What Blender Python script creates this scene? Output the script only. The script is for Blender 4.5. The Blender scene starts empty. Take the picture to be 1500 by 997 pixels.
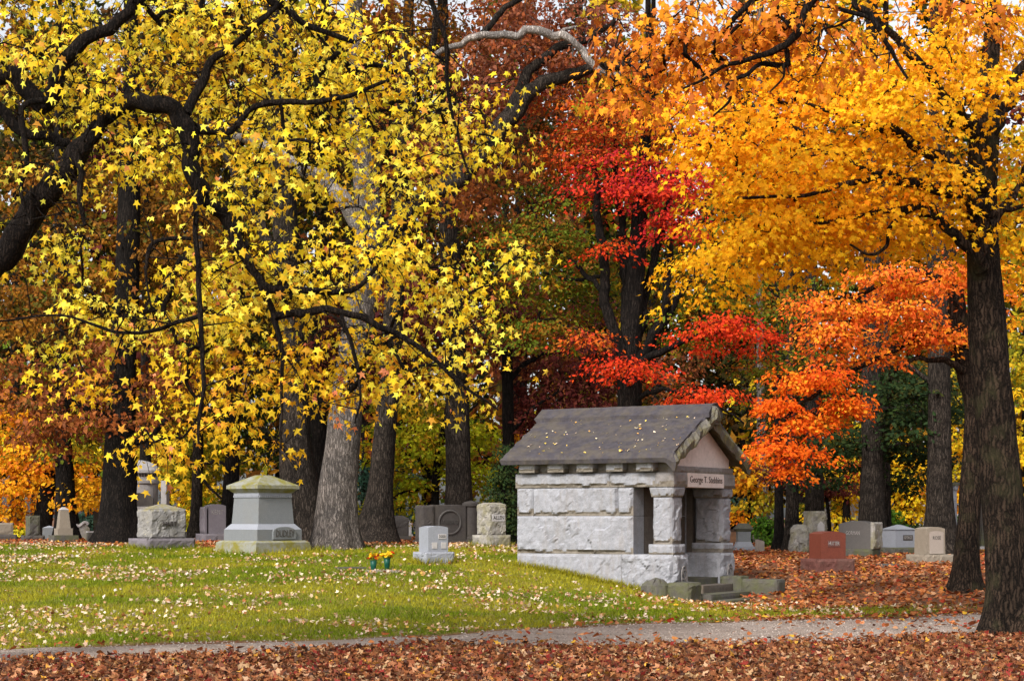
import bpy, math, random
import numpy as np
from mathutils import Matrix, Vector

# ------------------------------------------------------------------ camera, sky, sun, exposure
F = 2615.0                      # focal length in photo pixels (photo 1500 x 997)
CAM_H, HOR = 1.7, 757.0
S = bpy.context.scene
COL = S.collection
cam_d = bpy.data.cameras.new('camera')
cam_d.sensor_width = 36.0
cam_d.lens = F / 1500 * 36
cam_d.shift_y = (HOR - 498.5) / 1500
cam_d.clip_end = 3000
cam = bpy.data.objects.new('camera', cam_d)
cam.location = (0, 0, CAM_H)
cam.rotation_euler = (math.pi / 2, 0, 0)
COL.objects.link(cam)
S.camera = cam

SUN_EL, SUN_AZ = math.radians(40), math.radians(-152)   # azimuth from +Y, clockwise: from behind-left of the camera
w = bpy.data.worlds.new('World'); S.world = w; w.use_nodes = True
nt = w.node_tree; nt.nodes.clear()
sky = nt.nodes.new('ShaderNodeTexSky'); sky.sky_type = 'NISHITA'; sky.sun_disc = False
sky.sun_elevation = SUN_EL; sky.sun_rotation = SUN_AZ; sky.air_density = 1.0; sky.dust_density = 4.0; sky.ozone_density = 1.0
hs = nt.nodes.new('ShaderNodeHueSaturation'); hs.inputs['Saturation'].default_value = 0.22
bg = nt.nodes.new('ShaderNodeBackground'); bg.inputs['Strength'].default_value = 0.15
wo = nt.nodes.new('ShaderNodeOutputWorld')
nt.links.new(sky.outputs[0], hs.inputs['Color']); nt.links.new(hs.outputs[0], bg.inputs[0]); nt.links.new(bg.outputs[0], wo.inputs[0])
sd = bpy.data.lights.new('sun', 'SUN'); sd.energy = 2.2; sd.angle = math.radians(12); sd.color = (1.0, 0.96, 0.9)
sun = bpy.data.objects.new('sun', sd); COL.objects.link(sun)
sv = Vector((math.sin(SUN_AZ) * math.cos(SUN_EL), math.cos(SUN_AZ) * math.cos(SUN_EL), math.sin(SUN_EL)))
sun.rotation_euler = sv.to_track_quat('Z', 'Y').to_euler()
S.view_settings.view_transform = 'Standard'; S.view_settings.look = 'None'
S.view_settings.exposure = 0.75; S.view_settings.gamma = 1.0
S.cycles.max_bounces = 6; S.cycles.diffuse_bounces = 4; S.cycles.glossy_bounces = 2; S.cycles.transmission_bounces = 4

rng = np.random.default_rng(11)

# ------------------------------------------------------------------ numeric helpers
def _hash(ix, iy, iz, seed):
    h = (ix * 374761393 + iy * 668265263 + iz * 2147483647 + seed * 1274126177) & 0xffffffff
    h = ((h ^ (h >> 13)) * 1274126177) & 0xffffffff
    h = ((h ^ (h >> 16)) * 2246822519) & 0xffffffff
    return ((h ^ (h >> 15)) & 0xffffff) / float(0xffffff)

def vnoise(p, seed=0):
    p = np.asarray(p, float)
    i = np.floor(p).astype(np.int64); f = p - i; f = f * f * (3 - 2 * f)
    r = 0
    for dx in (0, 1):
        for dy in (0, 1):
            for dz in (0, 1):
                wgt = (f[:, 0] if dx else 1 - f[:, 0]) * (f[:, 1] if dy else 1 - f[:, 1]) * (f[:, 2] if dz else 1 - f[:, 2])
                r = r + wgt * _hash(i[:, 0] + dx, i[:, 1] + dy, i[:, 2] + dz, seed)
    return r

def fbm(p, octv=4, seed=0):
    p = np.asarray(p, float); a, t, r = 0.5, 0, 0
    for k in range(octv):
        r = r + a * vnoise(p * 2 ** k, seed + k * 17); t += a; a *= 0.5
    return r / t

def sstep(a, b, x):
    t = np.clip((x - a) / (b - a), 0, 1); return t * t * (3 - 2 * t)

def P(px, py, Y):
    return np.array([(px - 750) / F * Y, Y, CAM_H + (HOR - py) / F * Y])

# ------------------------------------------------------------------ ground height from control points
_cp = []
for px, py, Y in [(100, 950, 23.4), (200, 862, 33.5), (300, 833, 39), (400, 809, 45.5), (100, 803, 47), (-300, 880, 31), (-300, 803, 47),
                  (635, 826, 40), (735, 823, 40.5), (830, 843, 39.0), (600, 862, 33.5), (750, 866, 34), (850, 880, 33), (960, 872, 37.6), (1040, 881, 37.4),
                  (1140, 874, 38.6), (1212, 837, 44), (1300, 815, 52), (1365, 823, 49), (1100, 806, 60), (1412, 865, 36), (1470, 928, 26), (1200, 868, 38),
                  (500, 803, 47), (720, 800, 47), (1700, 865, 36), (1900, 815, 52), (950, 812, 50), (900, 806, 58), (1000, 886, 37.0), (1060, 888, 37.6), (1110, 882, 38.2), (962, 872, 37.1), (1010, 884, 37.6), (1080, 885, 38.4)]:
    p = P(px, py, Y); _cp.append(p)
for X in (-60, -20, 0, 20, 60):
    _cp += [np.array([X, 8.0, 0]), np.array([X, 19.0, 0]), np.array([X, 26.0, 0.0])]
    _cp += [np.array([X, 60.0, 0.85 if X < 1 else 0.6]), np.array([X, 90.0, 0.9]), np.array([X, 130.0, 0.95])]
_cp = np.array(_cp)
def _U(r2): return r2 * np.log(r2 + 1e-9) * 0.5
_n = len(_cp)
_K = _U(((_cp[:, None, :2] - _cp[None, :, :2]) ** 2).sum(-1)) + np.eye(_n) * 0.8
_Pm = np.c_[np.ones(_n), _cp[:, :2]]
_A = np.block([[_K, _Pm], [_Pm.T, np.zeros((3, 3))]])
_W = np.linalg.solve(_A, np.r_[_cp[:, 2], np.zeros(3)])
def gz(x, y):
    x = np.atleast_1d(np.asarray(x, float)); y = np.atleast_1d(np.asarray(y, float))
    xc = np.clip(x, -55, 55); yc = np.clip(y, 8, 125)
    out = np.empty(len(x))
    for s in range(0, len(x), 20000):
        e = slice(s, s + 20000)
        d2 = (xc[e, None] - _cp[None, :, 0]) ** 2 + (yc[e, None] - _cp[None, :, 1]) ** 2
        out[e] = _U(d2) @ _W[:_n] + _W[_n] + _W[_n + 1] * xc[e] + _W[_n + 2] * yc[e]
    far = sstep(115, 160, y)
    out = out * (1 - far) + 0.95 * far
    return out
def gz1(x, y): return float(gz([x], [y])[0])

# ------------------------------------------------------------------ mesh helpers
def mesh_arrays(name, V, loops, starts, totals, col=None, smooth=False):
    me = bpy.data.meshes.new(name)
    V = np.ascontiguousarray(V, np.float32)
    me.vertices.add(len(V)); me.vertices.foreach_set('co', V.ravel())
    me.loops.add(len(loops)); me.loops.foreach_set('vertex_index', np.asarray(loops, np.int32))
    me.polygons.add(len(starts)); me.polygons.foreach_set('loop_start', np.asarray(starts, np.int32))
    me.polygons.foreach_set('loop_total', np.asarray(totals, np.int32))
    me.polygons.foreach_set('use_smooth', np.full(len(starts), smooth, bool))
    if col is not None:
        a = me.attributes.new('Col', 'FLOAT_COLOR', 'POINT')
        c = np.ones((len(V), 4), np.float32); c[:, :3] = col
        a.data.foreach_set('color', c.ravel())
    me.update(calc_edges=True)
    return me

def obj(name, me, mat=None, parent=None, loc=None):
    o = bpy.data.objects.new(name, me); COL.objects.link(o)
    if mat and me is not None and not me.materials: me.materials.append(mat)
    if parent: o.parent = parent
    if loc is not None: o.location = loc
    return o

def tag(o, label=None, cat=None, group=None, kind=None):
    if label: o['label'] = label
    if cat: o['category'] = cat
    if group: o['group'] = group
    if kind: o['kind'] = kind
    return o

def thing(name, label, cat, loc, rz=0.0, group=None):
    o = bpy.data.objects.new(name, None); COL.objects.link(o)
    o.empty_display_size = 0.2
    o.location = loc; o.rotation_euler = (0, 0, rz)
    return tag(o, label, cat, group)

class MB:
    """collects vertices and faces of one mesh"""
    def __init__(self): self.v, self.f, self.n = [], [], 0
    def add(self, V, Fc):
        V = np.asarray(V, float); self.v.append(V)
        self.f += [tuple(int(i) + self.n for i in f) for f in Fc]; self.n += len(V)
    def box(self, a, b):
        x0, y0, z0 = a; x1, y1, z1 = b
        V = [(x0,y0,z0),(x1,y0,z0),(x1,y1,z0),(x0,y1,z0),(x0,y0,z1),(x1,y0,z1),(x1,y1,z1),(x0,y1,z1)]
        self.add(V, [(0,3,2,1),(4,5,6,7),(0,1,5,4),(1,2,6,5),(2,3,7,6),(3,0,4,7)])
    def tube(self, pts, rad, sides=6, cap=True):
        V, Fc = tube_arrays(pts, rad, sides)
        k = len(pts)
        if cap:
            Fc = list(map(tuple, Fc)) + [tuple(range(sides))[::-1], tuple(range((k - 1) * sides, k * sides))]
        self.add(V, Fc)
    def lathe(self, prof, sides=20, c=(0, 0, 0)):
        a = np.arange(sides) * 2 * math.pi / sides
        V = np.concatenate([np.c_[r * np.cos(a) + c[0], r * np.sin(a) + c[1], np.full(sides, z + c[2])] for r, z in prof])
        Fc = []
        for i in range(len(prof) - 1):
            for j in range(sides):
                k = (j + 1) % sides
                Fc.append((i*sides+j, i*sides+k, (i+1)*sides+k, (i+1)*sides+j))
        Fc.append(tuple(range(sides))[::-1]); Fc.append(tuple(range((len(prof)-1)*sides, len(prof)*sides)))
        self.add(V, Fc)
    def mesh(self, name, smooth=False):
        me = bpy.data.meshes.new(name)
        V = np.concatenate(self.v)
        me.from_pydata(V.tolist(), [], self.f)
        if smooth: me.polygons.foreach_set('use_smooth', np.ones(len(me.polygons), bool))
        me.update(); return me
    def build(self, name, mat, parent=None, smooth=False, loc=None):
        return obj(name, self.mesh(name, smooth), mat, parent, loc)

def tube_arrays(pts, rad, sides):
    pts = np.asarray(pts, float); rad = np.asarray(rad, float)
    k = len(pts)
    T = np.gradient(pts, axis=0); T /= np.linalg.norm(T, axis=1)[:, None] + 1e-9
    ref = np.array([0.3, 1.0, 0.2]) if abs(T[0, 1]) < 0.8 else np.array([1.0, 0.1, 0.3])
    A = np.cross(T, ref); A /= np.linalg.norm(A, axis=1)[:, None] + 1e-9
    B = np.cross(T, A)
    ang = np.arange(sides) * 2 * math.pi / sides
    V = pts[:, None] + rad[:, None, None] * (np.cos(ang)[None, :, None] * A[:, None] + np.sin(ang)[None, :, None] * B[:, None])
    V = V.reshape(-1, 3)
    i = np.arange(k - 1)[:, None] * sides; j = np.arange(sides)[None]; j2 = (j + 1) % sides
    Fc = np.stack([i + j, i + j2, i + sides + j2, i + sides + j], -1).reshape(-1, 4)
    return V, Fc

def tubes_mesh(name, tubes, sides):
    Vs, Fs, n = [], [], 0
    for pts, rad in tubes:
        V, Fc = tube_arrays(pts, rad, sides); Vs.append(V); Fs.append(Fc + n); n += len(V)
    V = np.concatenate(Vs); Fc = np.concatenate(Fs)
    return mesh_arrays(name, V, Fc.ravel(), np.arange(len(Fc)) * 4, np.full(len(Fc), 4), smooth=True)

def catmull(pts, per=6):
    pts = np.asarray(pts, float)
    if len(pts) < 3:
        t = np.linspace(0, 1, per + 1)[:, None]; return pts[0] * (1 - t) + pts[-1] * t
    E = np.vstack([2 * pts[0] - pts[1], pts, 2 * pts[-1] - pts[-2]])
    out = []
    for i in range(len(pts) - 1):
        p0, p1, p2, p3 = E[i:i + 4]
        for t in np.arange(per) / per:
            out.append(0.5 * (2*p1 + (p2-p0)*t + (2*p0-5*p1+4*p2-p3)*t*t + (3*p1-p0-3*p2+p3)*t**3))
    out.append(pts[-1]); return np.array(out)

# ------------------------------------------------------------------ materials
def new_mat(name):
    m = bpy.data.materials.new(name); m.use_nodes = True
    n = m.node_tree.nodes; n.clear()
    o = n.new('ShaderNodeOutputMaterial'); b = n.new('ShaderNodeBsdfPrincipled')
    m.node_tree.links.new(b.outputs[0], o.inputs[0])
    b.inputs['Roughness'].default_value = 0.85
    b.inputs['Specular IOR Level'].default_value = 0.25
    return m, n, m.node_tree.links, b, o

def ramp(n, stops):
    r = n.new('ShaderNodeValToRGB'); el = r.color_ramp.elements
    while len(el) < len(stops): el.new(0.5)
    for e, (p, c) in zip(el, stops): e.position = p; e.color = (*c, 1) if len(c) == 3 else c
    return r

def noise(n, l, vec, scale, detail=4, rough=0.6):
    t = n.new('ShaderNodeTexNoise'); t.inputs['Scale'].default_value = scale
    t.inputs['Detail'].default_value = detail; t.inputs['Roughness'].default_value = rough
    if vec is not None: l.new(vec, t.inputs['Vector'])
    return t

def mixc(n, l, fac, a, b, mode='MIX'):
    m = n.new('ShaderNodeMix'); m.data_type = 'RGBA'; m.blend_type = mode
    for s, v in ((m.inputs[0], fac), (m.inputs[6], a), (m.inputs[7], b)):
        if isinstance(v, (int, float)): s.default_value = v
        elif isinstance(v, tuple): s.default_value = (*v, 1)
        else: l.new(v, s)
    return m.outputs[2]

def leaf_mat(name, trans=0.4, random_stops=None):
    m, n, l, b, o = new_mat(name)
    b.inputs['Roughness'].default_value = 0.6; b.inputs['Specular IOR Level'].default_value = 0.07
    if random_stops:
        oi = n.new('ShaderNodeObjectInfo'); r = ramp(n, random_stops); l.new(oi.outputs['Random'], r.inputs[0]); c = r.outputs[0]
    else:
        a = n.new('ShaderNodeAttribute'); a.attribute_name = 'Col'; c = a.outputs['Color']
    tr = n.new('ShaderNodeBsdfTranslucent'); mx = n.new('ShaderNodeMixShader'); mx.inputs[0].default_value = trans
    l.new(c, b.inputs['Base Color']); l.new(c, tr.inputs[0])
    l.new(b.outputs[0], mx.inputs[1]); l.new(tr.outputs[0], mx.inputs[2]); l.new(mx.outputs[0], o.inputs[0])
    return m

def bark_mat(name, dark, light, moss=None, scale=1.0):
    m, n, l, b, o = new_mat(name)
    tc = n.new('ShaderNodeTexCoord'); mp = n.new('ShaderNodeMapping'); mp.inputs['Scale'].default_value = (19*scale, 19*scale, 2.3*scale)
    wob = noise(n, l, tc.outputs['Object'], 5.0*scale, 5, 0.7)
    va = n.new('ShaderNodeVectorMath'); va.operation = 'MULTIPLY_ADD'; va.inputs[1].default_value = (0.16/scale, 0.16/scale, 0.5/scale)
    l.new(wob.outputs['Color'], va.inputs[0]); l.new(tc.outputs['Object'], va.inputs[2]); l.new(va.outputs[0], mp.inputs['Vector'])
    vo = n.new('ShaderNodeTexVoronoi'); vo.feature = 'DISTANCE_TO_EDGE'; vo.inputs['Scale'].default_value = 1.0; l.new(mp.outputs[0], vo.inputs['Vector'])
    a = noise(n, l, mp.outputs[0], 2.6, 7, 0.75)
    vr = ramp(n, [(0.0, (0.1,)*3), (0.3, (0.7,)*3), (0.7, (1.0,)*3)]); l.new(vo.outputs['Distance'], vr.inputs[0])
    hgt = mixc(n, l, 0.5, vr.outputs[0], a.outputs['Fac'] if 'Fac' in a.outputs else a.outputs[0])
    r = ramp(n, [(0.32, dark), (0.60, light), (0.8, tuple(x * 1.35 for x in light))]); l.new(hgt, r.inputs[0])
    big = noise(n, l, tc.outputs['Object'], 1.3, 4)
    r2 = ramp(n, [(0.35, (0.65, 0.65, 0.65)), (0.7, (1.3, 1.25, 1.2))]); l.new(big.outputs[0], r2.inputs[0])
    c = mixc(n, l, 1.0, r.outputs[0], r2.outputs[0], 'MULTIPLY')
    if moss:
        g = noise(n, l, tc.outputs['Object'], 2.2, 5)
        rr = ramp(n, [(0.52, (0, 0, 0)), (0.72, (0.7, 0.7, 0.7))]); l.new(g.outputs[0], rr.inputs[0])
        c = mixc(n, l, rr.outputs[0], c, moss)
    l.new(c, b.inputs['Base Color'])
    bp = n.new('ShaderNodeBump'); bp.inputs['Strength'].default_value = 1.0; bp.inputs['Distance'].default_value = 0.05
    l.new(hgt, bp.inputs['Height']); l.new(bp.outputs[0], b.inputs['Normal'])
    b.inputs['Roughness'].default_value = 0.95; b.inputs['Specular IOR Level'].default_value = 0.1
    return m

def stone_mat(name, base, var=0.25, speck=0.35, moss=None, moss_amt=0.5, moss_up=False, stain=(0.10, 0.085, 0.065), stain_amt=0.35, bump=0.35, rough=0.85, streak=False):
    """stone: speckle, slow tone changes, shaped stains, optional moss or lichen on upward faces"""
    m, n, l, b, o = new_mat(name)
    tc = n.new('ShaderNodeTexCoord'); vec = tc.outputs['Object']
    f = noise(n, l, vec, 90, 2, 0.8); md = noise(n, l, vec, 9, 6, 0.7); bg_ = noise(n, l, vec, 1.6, 4, 0.6)
    lo = tuple(x * (1 - speck) for x in base); hi = tuple(min(1, x * (1 + speck)) for x in base)
    r = ramp(n, [(0.3, lo), (0.7, hi)]); l.new(f.outputs[0], r.inputs[0])
    r2 = ramp(n, [(0.3, (1 - var,) * 3), (0.7, (1 + var * 0.6,) * 3)]); l.new(md.outputs[0], r2.inputs[0])
    c = mixc(n, l, 1.0, r.outputs[0], r2.outputs[0], 'MULTIPLY')
    if streak:
        mp = n.new('ShaderNodeMapping'); mp.inputs['Scale'].default_value = (3.0, 3.0, 0.5); l.new(vec, mp.inputs[0])
        sx = noise(n, l, mp.outputs[0], 2.0, 5, 0.7); src = sx
    else: src = bg_
    r3 = ramp(n, [(0.48, (0, 0, 0)), (0.72, (stain_amt,) * 3)]); l.new(src.outputs[0], r3.inputs[0])
    c = mixc(n, l, r3.outputs[0], c, stain)
    if moss:
        g = noise(n, l, vec, 3.0, 6, 0.7)
        r4 = ramp(n, [(0.42, (0, 0, 0)), (0.62, (moss_amt,) * 3)]); l.new(g.outputs[0], r4.inputs[0])
        fac = r4.outputs[0]
        if moss_up:
            ge = n.new('ShaderNodeNewGeometry'); sp = n.new('ShaderNodeSeparateXYZ'); l.new(ge.outputs['Normal'], sp.inputs[0])
            r5 = ramp(n, [(0.2, (0.12,) * 3), (0.7, (1,) * 3)]); l.new(sp.outputs[2], r5.inputs[0])
            fac = mixc(n, l, 1.0, fac, r5.outputs[0], 'MULTIPLY')
        c = mixc(n, l, fac, c, moss)
    l.new(c, b.inputs['Base Color'])
    bp = n.new('ShaderNodeBump'); bp.inputs['Strength'].default_value = bump; bp.inputs['Distance'].default_value = 0.02
    l.new(md.outputs[0], bp.inputs['Height']); l.new(bp.outputs[0], b.inputs['Normal'])
    b.inputs['Roughness'].default_value = rough
    return m

def plain(name, c, rough=0.7, metallic=0.0, var=0.2, scale=12):
    m, n, l, b, o = new_mat(name)
    tc = n.new('ShaderNodeTexCoord'); t = noise(n, l, tc.outputs['Object'], scale, 4)
    r = ramp(n, [(0.3, tuple(x * (1 - var) for x in c)), (0.7, tuple(min(1, x * (1 + var)) for x in c))]); l.new(t.outputs[0], r.inputs[0])
    l.new(r.outputs[0], b.inputs['Base Color']); b.inputs['Roughness'].default_value = rough; b.inputs['Metallic'].default_value = metallic
    return m

M_LEAF = leaf_mat('leaf_translucent', 0.4)
M_LITTER = leaf_mat('fallen_leaf', 0.08)
M_GRASS = leaf_mat('grass_blade', 0.3)
M_BARK = bark_mat('bark_brown', (0.010, 0.008, 0.0065), (0.055, 0.044, 0.036))
M_BARK_DARK = bark_mat('bark_dark', (0.004, 0.0034, 0.003), (0.021, 0.0165, 0.014))
M_BARK_WET = bark_mat('bark_black', (0.005, 0.004, 0.0035), (0.026, 0.019, 0.015), scale=1.6)
M_BARK_GREY = bark_mat('bark_grey', (0.05, 0.043, 0.039), (0.195, 0.17, 0.155))
M_BARK_MAPLE = bark_mat('bark_maple', (0.006, 0.0045, 0.0035), (0.050, 0.034, 0.024), moss=(0.045, 0.042, 0.02))
M_DEADWOOD = bark_mat('bare_wood', (0.14, 0.125, 0.115), (0.36, 0.33, 0.31))

# ------------------------------------------------------------------ setting: ground and path
EDGE_LO = [(-400, 989), (-100, 972), (80, 962), (300, 955), (500, 950), (700, 943), (900, 942), (1100, 942), (1430, 931), (1900, 916)]
EDGE_HI = [(-400, 966), (-100, 952), (80, 946), (300, 941), (500, 936), (700, 926), (900, 916), (1100, 910), (1430, 902), (1900, 892)]
def _edge(E):
    e = np.array([P(px, py, CAM_H * F / (py - HOR))[:2] for px, py in E]); return e[np.argsort(e[:, 0])]
ELO, EHI = _edge(EDGE_LO), _edge(EDGE_HI)
def path_lo(x): return np.interp(x, ELO[:, 0], ELO[:, 1])
def path_hi(x): return np.interp(x, EHI[:, 0], EHI[:, 1])

def grass_w(x, y):
    """1 on turf, 0 on leaf-covered soil"""
    nz = fbm(np.c_[x * 0.35, y * 0.35, np.zeros_like(x)], 4, 5) - 0.5
    left = sstep(2.2, -0.6, x - 3.4 + nz * 4.0 + np.clip(y - 40, 0, 20) * 0.25)      # turf fades out to the right of the mausoleum
    strip = sstep(1.6, 0.2, np.abs(y - (path_hi(x) + 1.6)) + nz * 2.5) * sstep(9.0, 6.0, x) * 0.85
    g = np.maximum(left, strip)
    g *= sstep(-0.1, 0.5, y - path_hi(x) + nz)
    g *= sstep(52, 46, y + nz * 8)
    return np.clip(g, 0, 1)

def grid_axis(lo, hi, fine_lo, fine_hi, step, growth=1.25):
    a = list(np.arange(fine_lo, fine_hi + 1e-6, step)); d = step
    while a[-1] < hi: d *= growth; a.append(a[-1] + d)
    d = step
    while a[0] > lo: d *= growth; a.insert(0, a[0] - d)
    return np.array(a)
gx = grid_axis(-900, 900, -17, 17, 0.22); gy = grid_axis(-300, 1500, 16, 62, 0.22)
GX, GY = np.meshgrid(gx, gy); X, Y = GX.ravel(), GY.ravel()
Z = gz(X, Y)
fade = sstep(140, 60, Y)
Z = Z + (fbm(np.c_[X * 0.9, Y * 0.9, X * 0], 3, 3) - 0.5) * 0.07 * fade
nxg, nyg = len(gx), len(gy)
i = (np.arange(nyg - 1)[:, None] * nxg + np.arange(nxg - 1)[None]).ravel()
quads = np.c_[i, i + 1, i + 1 + nxg, i + nxg]
gcol = np.zeros((len(X), 3)); gcol[:, 0] = grass_w(X, Y)
gme = mesh_arrays('ground', np.c_[X, Y, Z], quads.ravel(), np.arange(len(quads)) * 4, np.full(len(quads), 4), gcol, True)
m, n, l, b, o_ = new_mat('ground_turf_and_soil')
tc = n.new('ShaderNodeTexCoord'); at = n.new('ShaderNodeAttribute'); at.attribute_name = 'Col'
sx = n.new('ShaderNodeSeparateColor'); l.new(at.outputs['Color'], sx.inputs[0])
t1 = noise(n, l, tc.outputs['Object'], 1.1, 5); t2 = noise(n, l, tc.outputs['Object'], 22, 4); t3 = noise(n, l, tc.outputs['Object'], 14, 6, 0.75)
g1 = ramp(n, [(0.3, (0.10, 0.11, 0.012)), (0.5, (0.15, 0.145, 0.014)), (0.66, (0.21, 0.15, 0.03))]); l.new(t1.outputs[0], g1.inputs[0])
g2 = ramp(n, [(0.3, (0.65,) * 3), (0.7, (1.3,) * 3)]); l.new(t2.outputs[0], g2.inputs[0])
gc = mixc(n, l, 1.0, g1.outputs[0], g2.outputs[0], 'MULTIPLY')
lc = ramp(n, [(0.3, (0.045, 0.022, 0.012)), (0.5, (0.13, 0.055, 0.025)), (0.62, (0.20, 0.085, 0.03)), (0.75, (0.26, 0.15, 0.07))]); l.new(t3.outputs[0], lc.inputs[0])
l.new(mixc(n, l, sx.outputs[0], lc.outputs[0], gc), b.inputs['Base Color'])
bp = n.new('ShaderNodeBump'); bp.inputs['Strength'].default_value = 0.7; bp.inputs['Distance'].default_value = 0.03
l.new(t3.outputs[0], bp.inputs['Height']); l.new(bp.outputs[0], b.inputs['Normal'])
ground = tag(obj('ground', gme, m), kind='structure')

_gZ = Z.reshape(nyg, nxg)
def gsurf(x, y):
    """height of the built ground sheet"""
    ix = np.clip(np.searchsorted(gx, x) - 1, 0, nxg - 2); iy = np.clip(np.searchsorted(gy, y) - 1, 0, nyg - 2)
    fx = (x - gx[ix]) / (gx[ix + 1] - gx[ix]); fy = (y - gy[iy]) / (gy[iy + 1] - gy[iy])
    return (_gZ[iy, ix] * (1 - fx) * (1 - fy) + _gZ[iy, ix + 1] * fx * (1 - fy) + _gZ[iy + 1, ix] * (1 - fx) * fy + _gZ[iy + 1, ix + 1] * fx * fy)
def gs1(x, y): return float(gsurf(np.array([x]), np.array([y]))[0])

px_ = np.linspace(-13, 13, 170); pv = np.linspace(0, 1, 22)
A, Bv = np.meshgrid(px_, pv); A, Bv = A.ravel(), Bv.ravel()
wob = (fbm(np.c_[A * 0.8, A * 0, Bv * 0], 3, 9) - 0.5) * 0.7
PY = path_lo(A) + (path_hi(A) - path_lo(A)) * Bv + wob * (2 * np.abs(Bv - 0.5))
PZ = gsurf(A, PY) + 0.02 - 0.03 * (np.abs(Bv - 0.5) * 2) ** 4
i = (np.arange(21)[:, None] * 170 + np.arange(169)[None]).ravel()
q = np.c_[i, i + 1, i + 171, i + 170]
pme = mesh_arrays('path', np.c_[A, PY, PZ], q.ravel(), np.arange(len(q)) * 4, np.full(len(q), 4), None, True)
m, n, l, b, o_ = new_mat('worn_gravel')
tc = n.new('ShaderNodeTexCoord'); t = noise(n, l, tc.outputs['Object'], 34, 5, 0.8); t2 = noise(n, l, tc.outputs['Object'], 0.9, 4)
r = ramp(n, [(0.3, (0.13, 0.10, 0.085)), (0.5, (0.29, 0.235, 0.20)), (0.68, (0.44, 0.37, 0.325))]); l.new(t.outputs[0], r.inputs[0])
r2 = ramp(n, [(0.35, (0.7, 0.66, 0.62)), (0.65, (1.1, 1.1, 1.1))]); l.new(t2.outputs[0], r2.inputs[0])
l.new(mixc(n, l, 1.0, r.outputs[0], r2.outputs[0], 'MULTIPLY'), b.inputs['Base Color'])
bp = n.new('ShaderNodeBump'); bp.inputs['Strength'].default_value = 0.8; bp.inputs['Distance'].default_value = 0.02
l.new(t.outputs[0], bp.inputs['Height']); l.new(bp.outputs[0], b.inputs['Normal'])
tag(obj('path', pme, m), kind='structure')

# ------------------------------------------------------------------ stone blocks
def block_mesh(name, a, b, rough=None, seed=0, step=0.06, top=None, jag=0.05, cell=0.28, smooth=False, mat2=None):
    """one dressed or rock-faced stone between corners a and b. rough: {face: bulge in metres} for faces
    '-x','+x','-y','+y','+z'; top: (sx, sy) taper of the upper end"""
    a = np.array(a, float); b = np.array(b, float); sz = b - a; rough = rough or {}
    r_ = np.random.default_rng(seed + 991)
    Vs, Fs, nn, Es = [], [], 0, []
    faces = {'-x': (0, 1, 2, a[0], -1), '+x': (0, 1, 2, b[0], 1), '-y': (1, 0, 2, a[1], -1), '+y': (1, 0, 2, b[1], 1), '+z': (2, 0, 1, b[2], 1), '-z': (2, 0, 1, a[2], -1)}
    for fn, (ax, u, v, pos, sg) in faces.items():
        amp = rough.get(fn, 0.0)
        su, sv = sz[u], sz[v]
        nu = max(1, int(round(su / step))) if amp else 1
        nv = max(1, int(round(sv / step))) if amp else 1
        nu, nv = min(nu, 60), min(nv, 40)
        uu = np.linspace(0, 1, nu + 1); vv = np.linspace(0, 1, nv + 1)
        U, W_ = np.meshgrid(uu, vv); U, W_ = U.ravel(), W_.ravel()
        ee = np.ones(len(U))
        p = np.zeros((len(U), 3)); p[:, u] = a[u] + U * su; p[:, v] = a[v] + W_ * sv; p[:, ax] = pos
        if amp:
            q = np.c_[U * su, W_ * sv, np.full(len(U), seed * 3.7)]
            d = np.minimum(np.minimum(U, 1 - U) * su, np.minimum(W_, 1 - W_) * sv)
            inner = d > 1e-6
            jn = (fbm(q * 7, 3, seed) - 0.45) * jag * 2.2
            if v == 2: jn = jn - jag * 1.6 * sstep(jag * 3.2, 0, W_ * sv) * vnoise(q * np.array([5.0, 0.01, 1]), seed + 2)
            edge = sstep(0.0, jag * 0.8, d + jn) * inner
            if v == 2: ee = np.where((W_ * sv < min(jag * 3.0, sv * 0.3)) & (edge < 0.7), 0.0, 1.0)
            K = max(4, int(su * sv / cell ** 2 * 1.6))
            sc = np.c_[r_.uniform(0, su, K), r_.uniform(0, sv, K)]; sh = r_.uniform(0.35, 1.0, K); gr = r_.normal(0, 0.9, (K, 2))
            qq = q[:, :2] + (np.c_[vnoise(q * 6, seed + 3), vnoise(q * 6, seed + 4)] - 0.5) * cell * 0.5
            dd = ((qq[:, None] - sc[None]) ** 2).sum(-1); kk = dd.argmin(1)
            h = np.clip(sh[kk] + ((qq - sc[kk]) * gr[kk]).sum(1), 0.2, 1.25)
            h = 0.7 * h + 0.5 * (fbm(q * 9, 4, seed + 8) - 0.3)
            p[:, ax] += sg * amp * edge * h
            jit = (np.c_[vnoise(q * 21, seed + 5), vnoise(q * 21, seed + 6)] - 0.5) * step * 0.6 * inner[:, None]
            p[:, u] += jit[:, 0]; p[:, v] += jit[:, 1]
        ii = (np.arange(nv)[:, None] * (nu + 1) + np.arange(nu)[None]).ravel()
        qd = np.c_[ii, ii + 1, ii + nu + 2, ii + nu + 1]
        flip = (sg > 0) == (ax == 1)
        if flip: qd = qd[:, ::-1]
        Vs.append(p); Fs.append(qd + nn); nn += len(p); Es.append(ee)
    V = np.concatenate(Vs); Fc = np.concatenate(Fs)
    if top is not None:
        t = (V[:, 2] - a[2]) / sz[2]; c = (a + b) / 2
        V[:, 0] = c[0] + (V[:, 0] - c[0]) * (1 - t * (1 - top[0])); V[:, 1] = c[1] + (V[:, 1] - c[1]) * (1 - t * (1 - top[1]))
    me = mesh_arrays(name, V, Fc.ravel(), np.arange(len(Fc)) * 4, np.full(len(Fc), 4), None, smooth)
    if mat2 is not None:
        me.polygons.foreach_set('material_index', (np.concatenate(Es)[Fc].mean(1) < 0.55).astype(np.int32))
    return me

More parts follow.
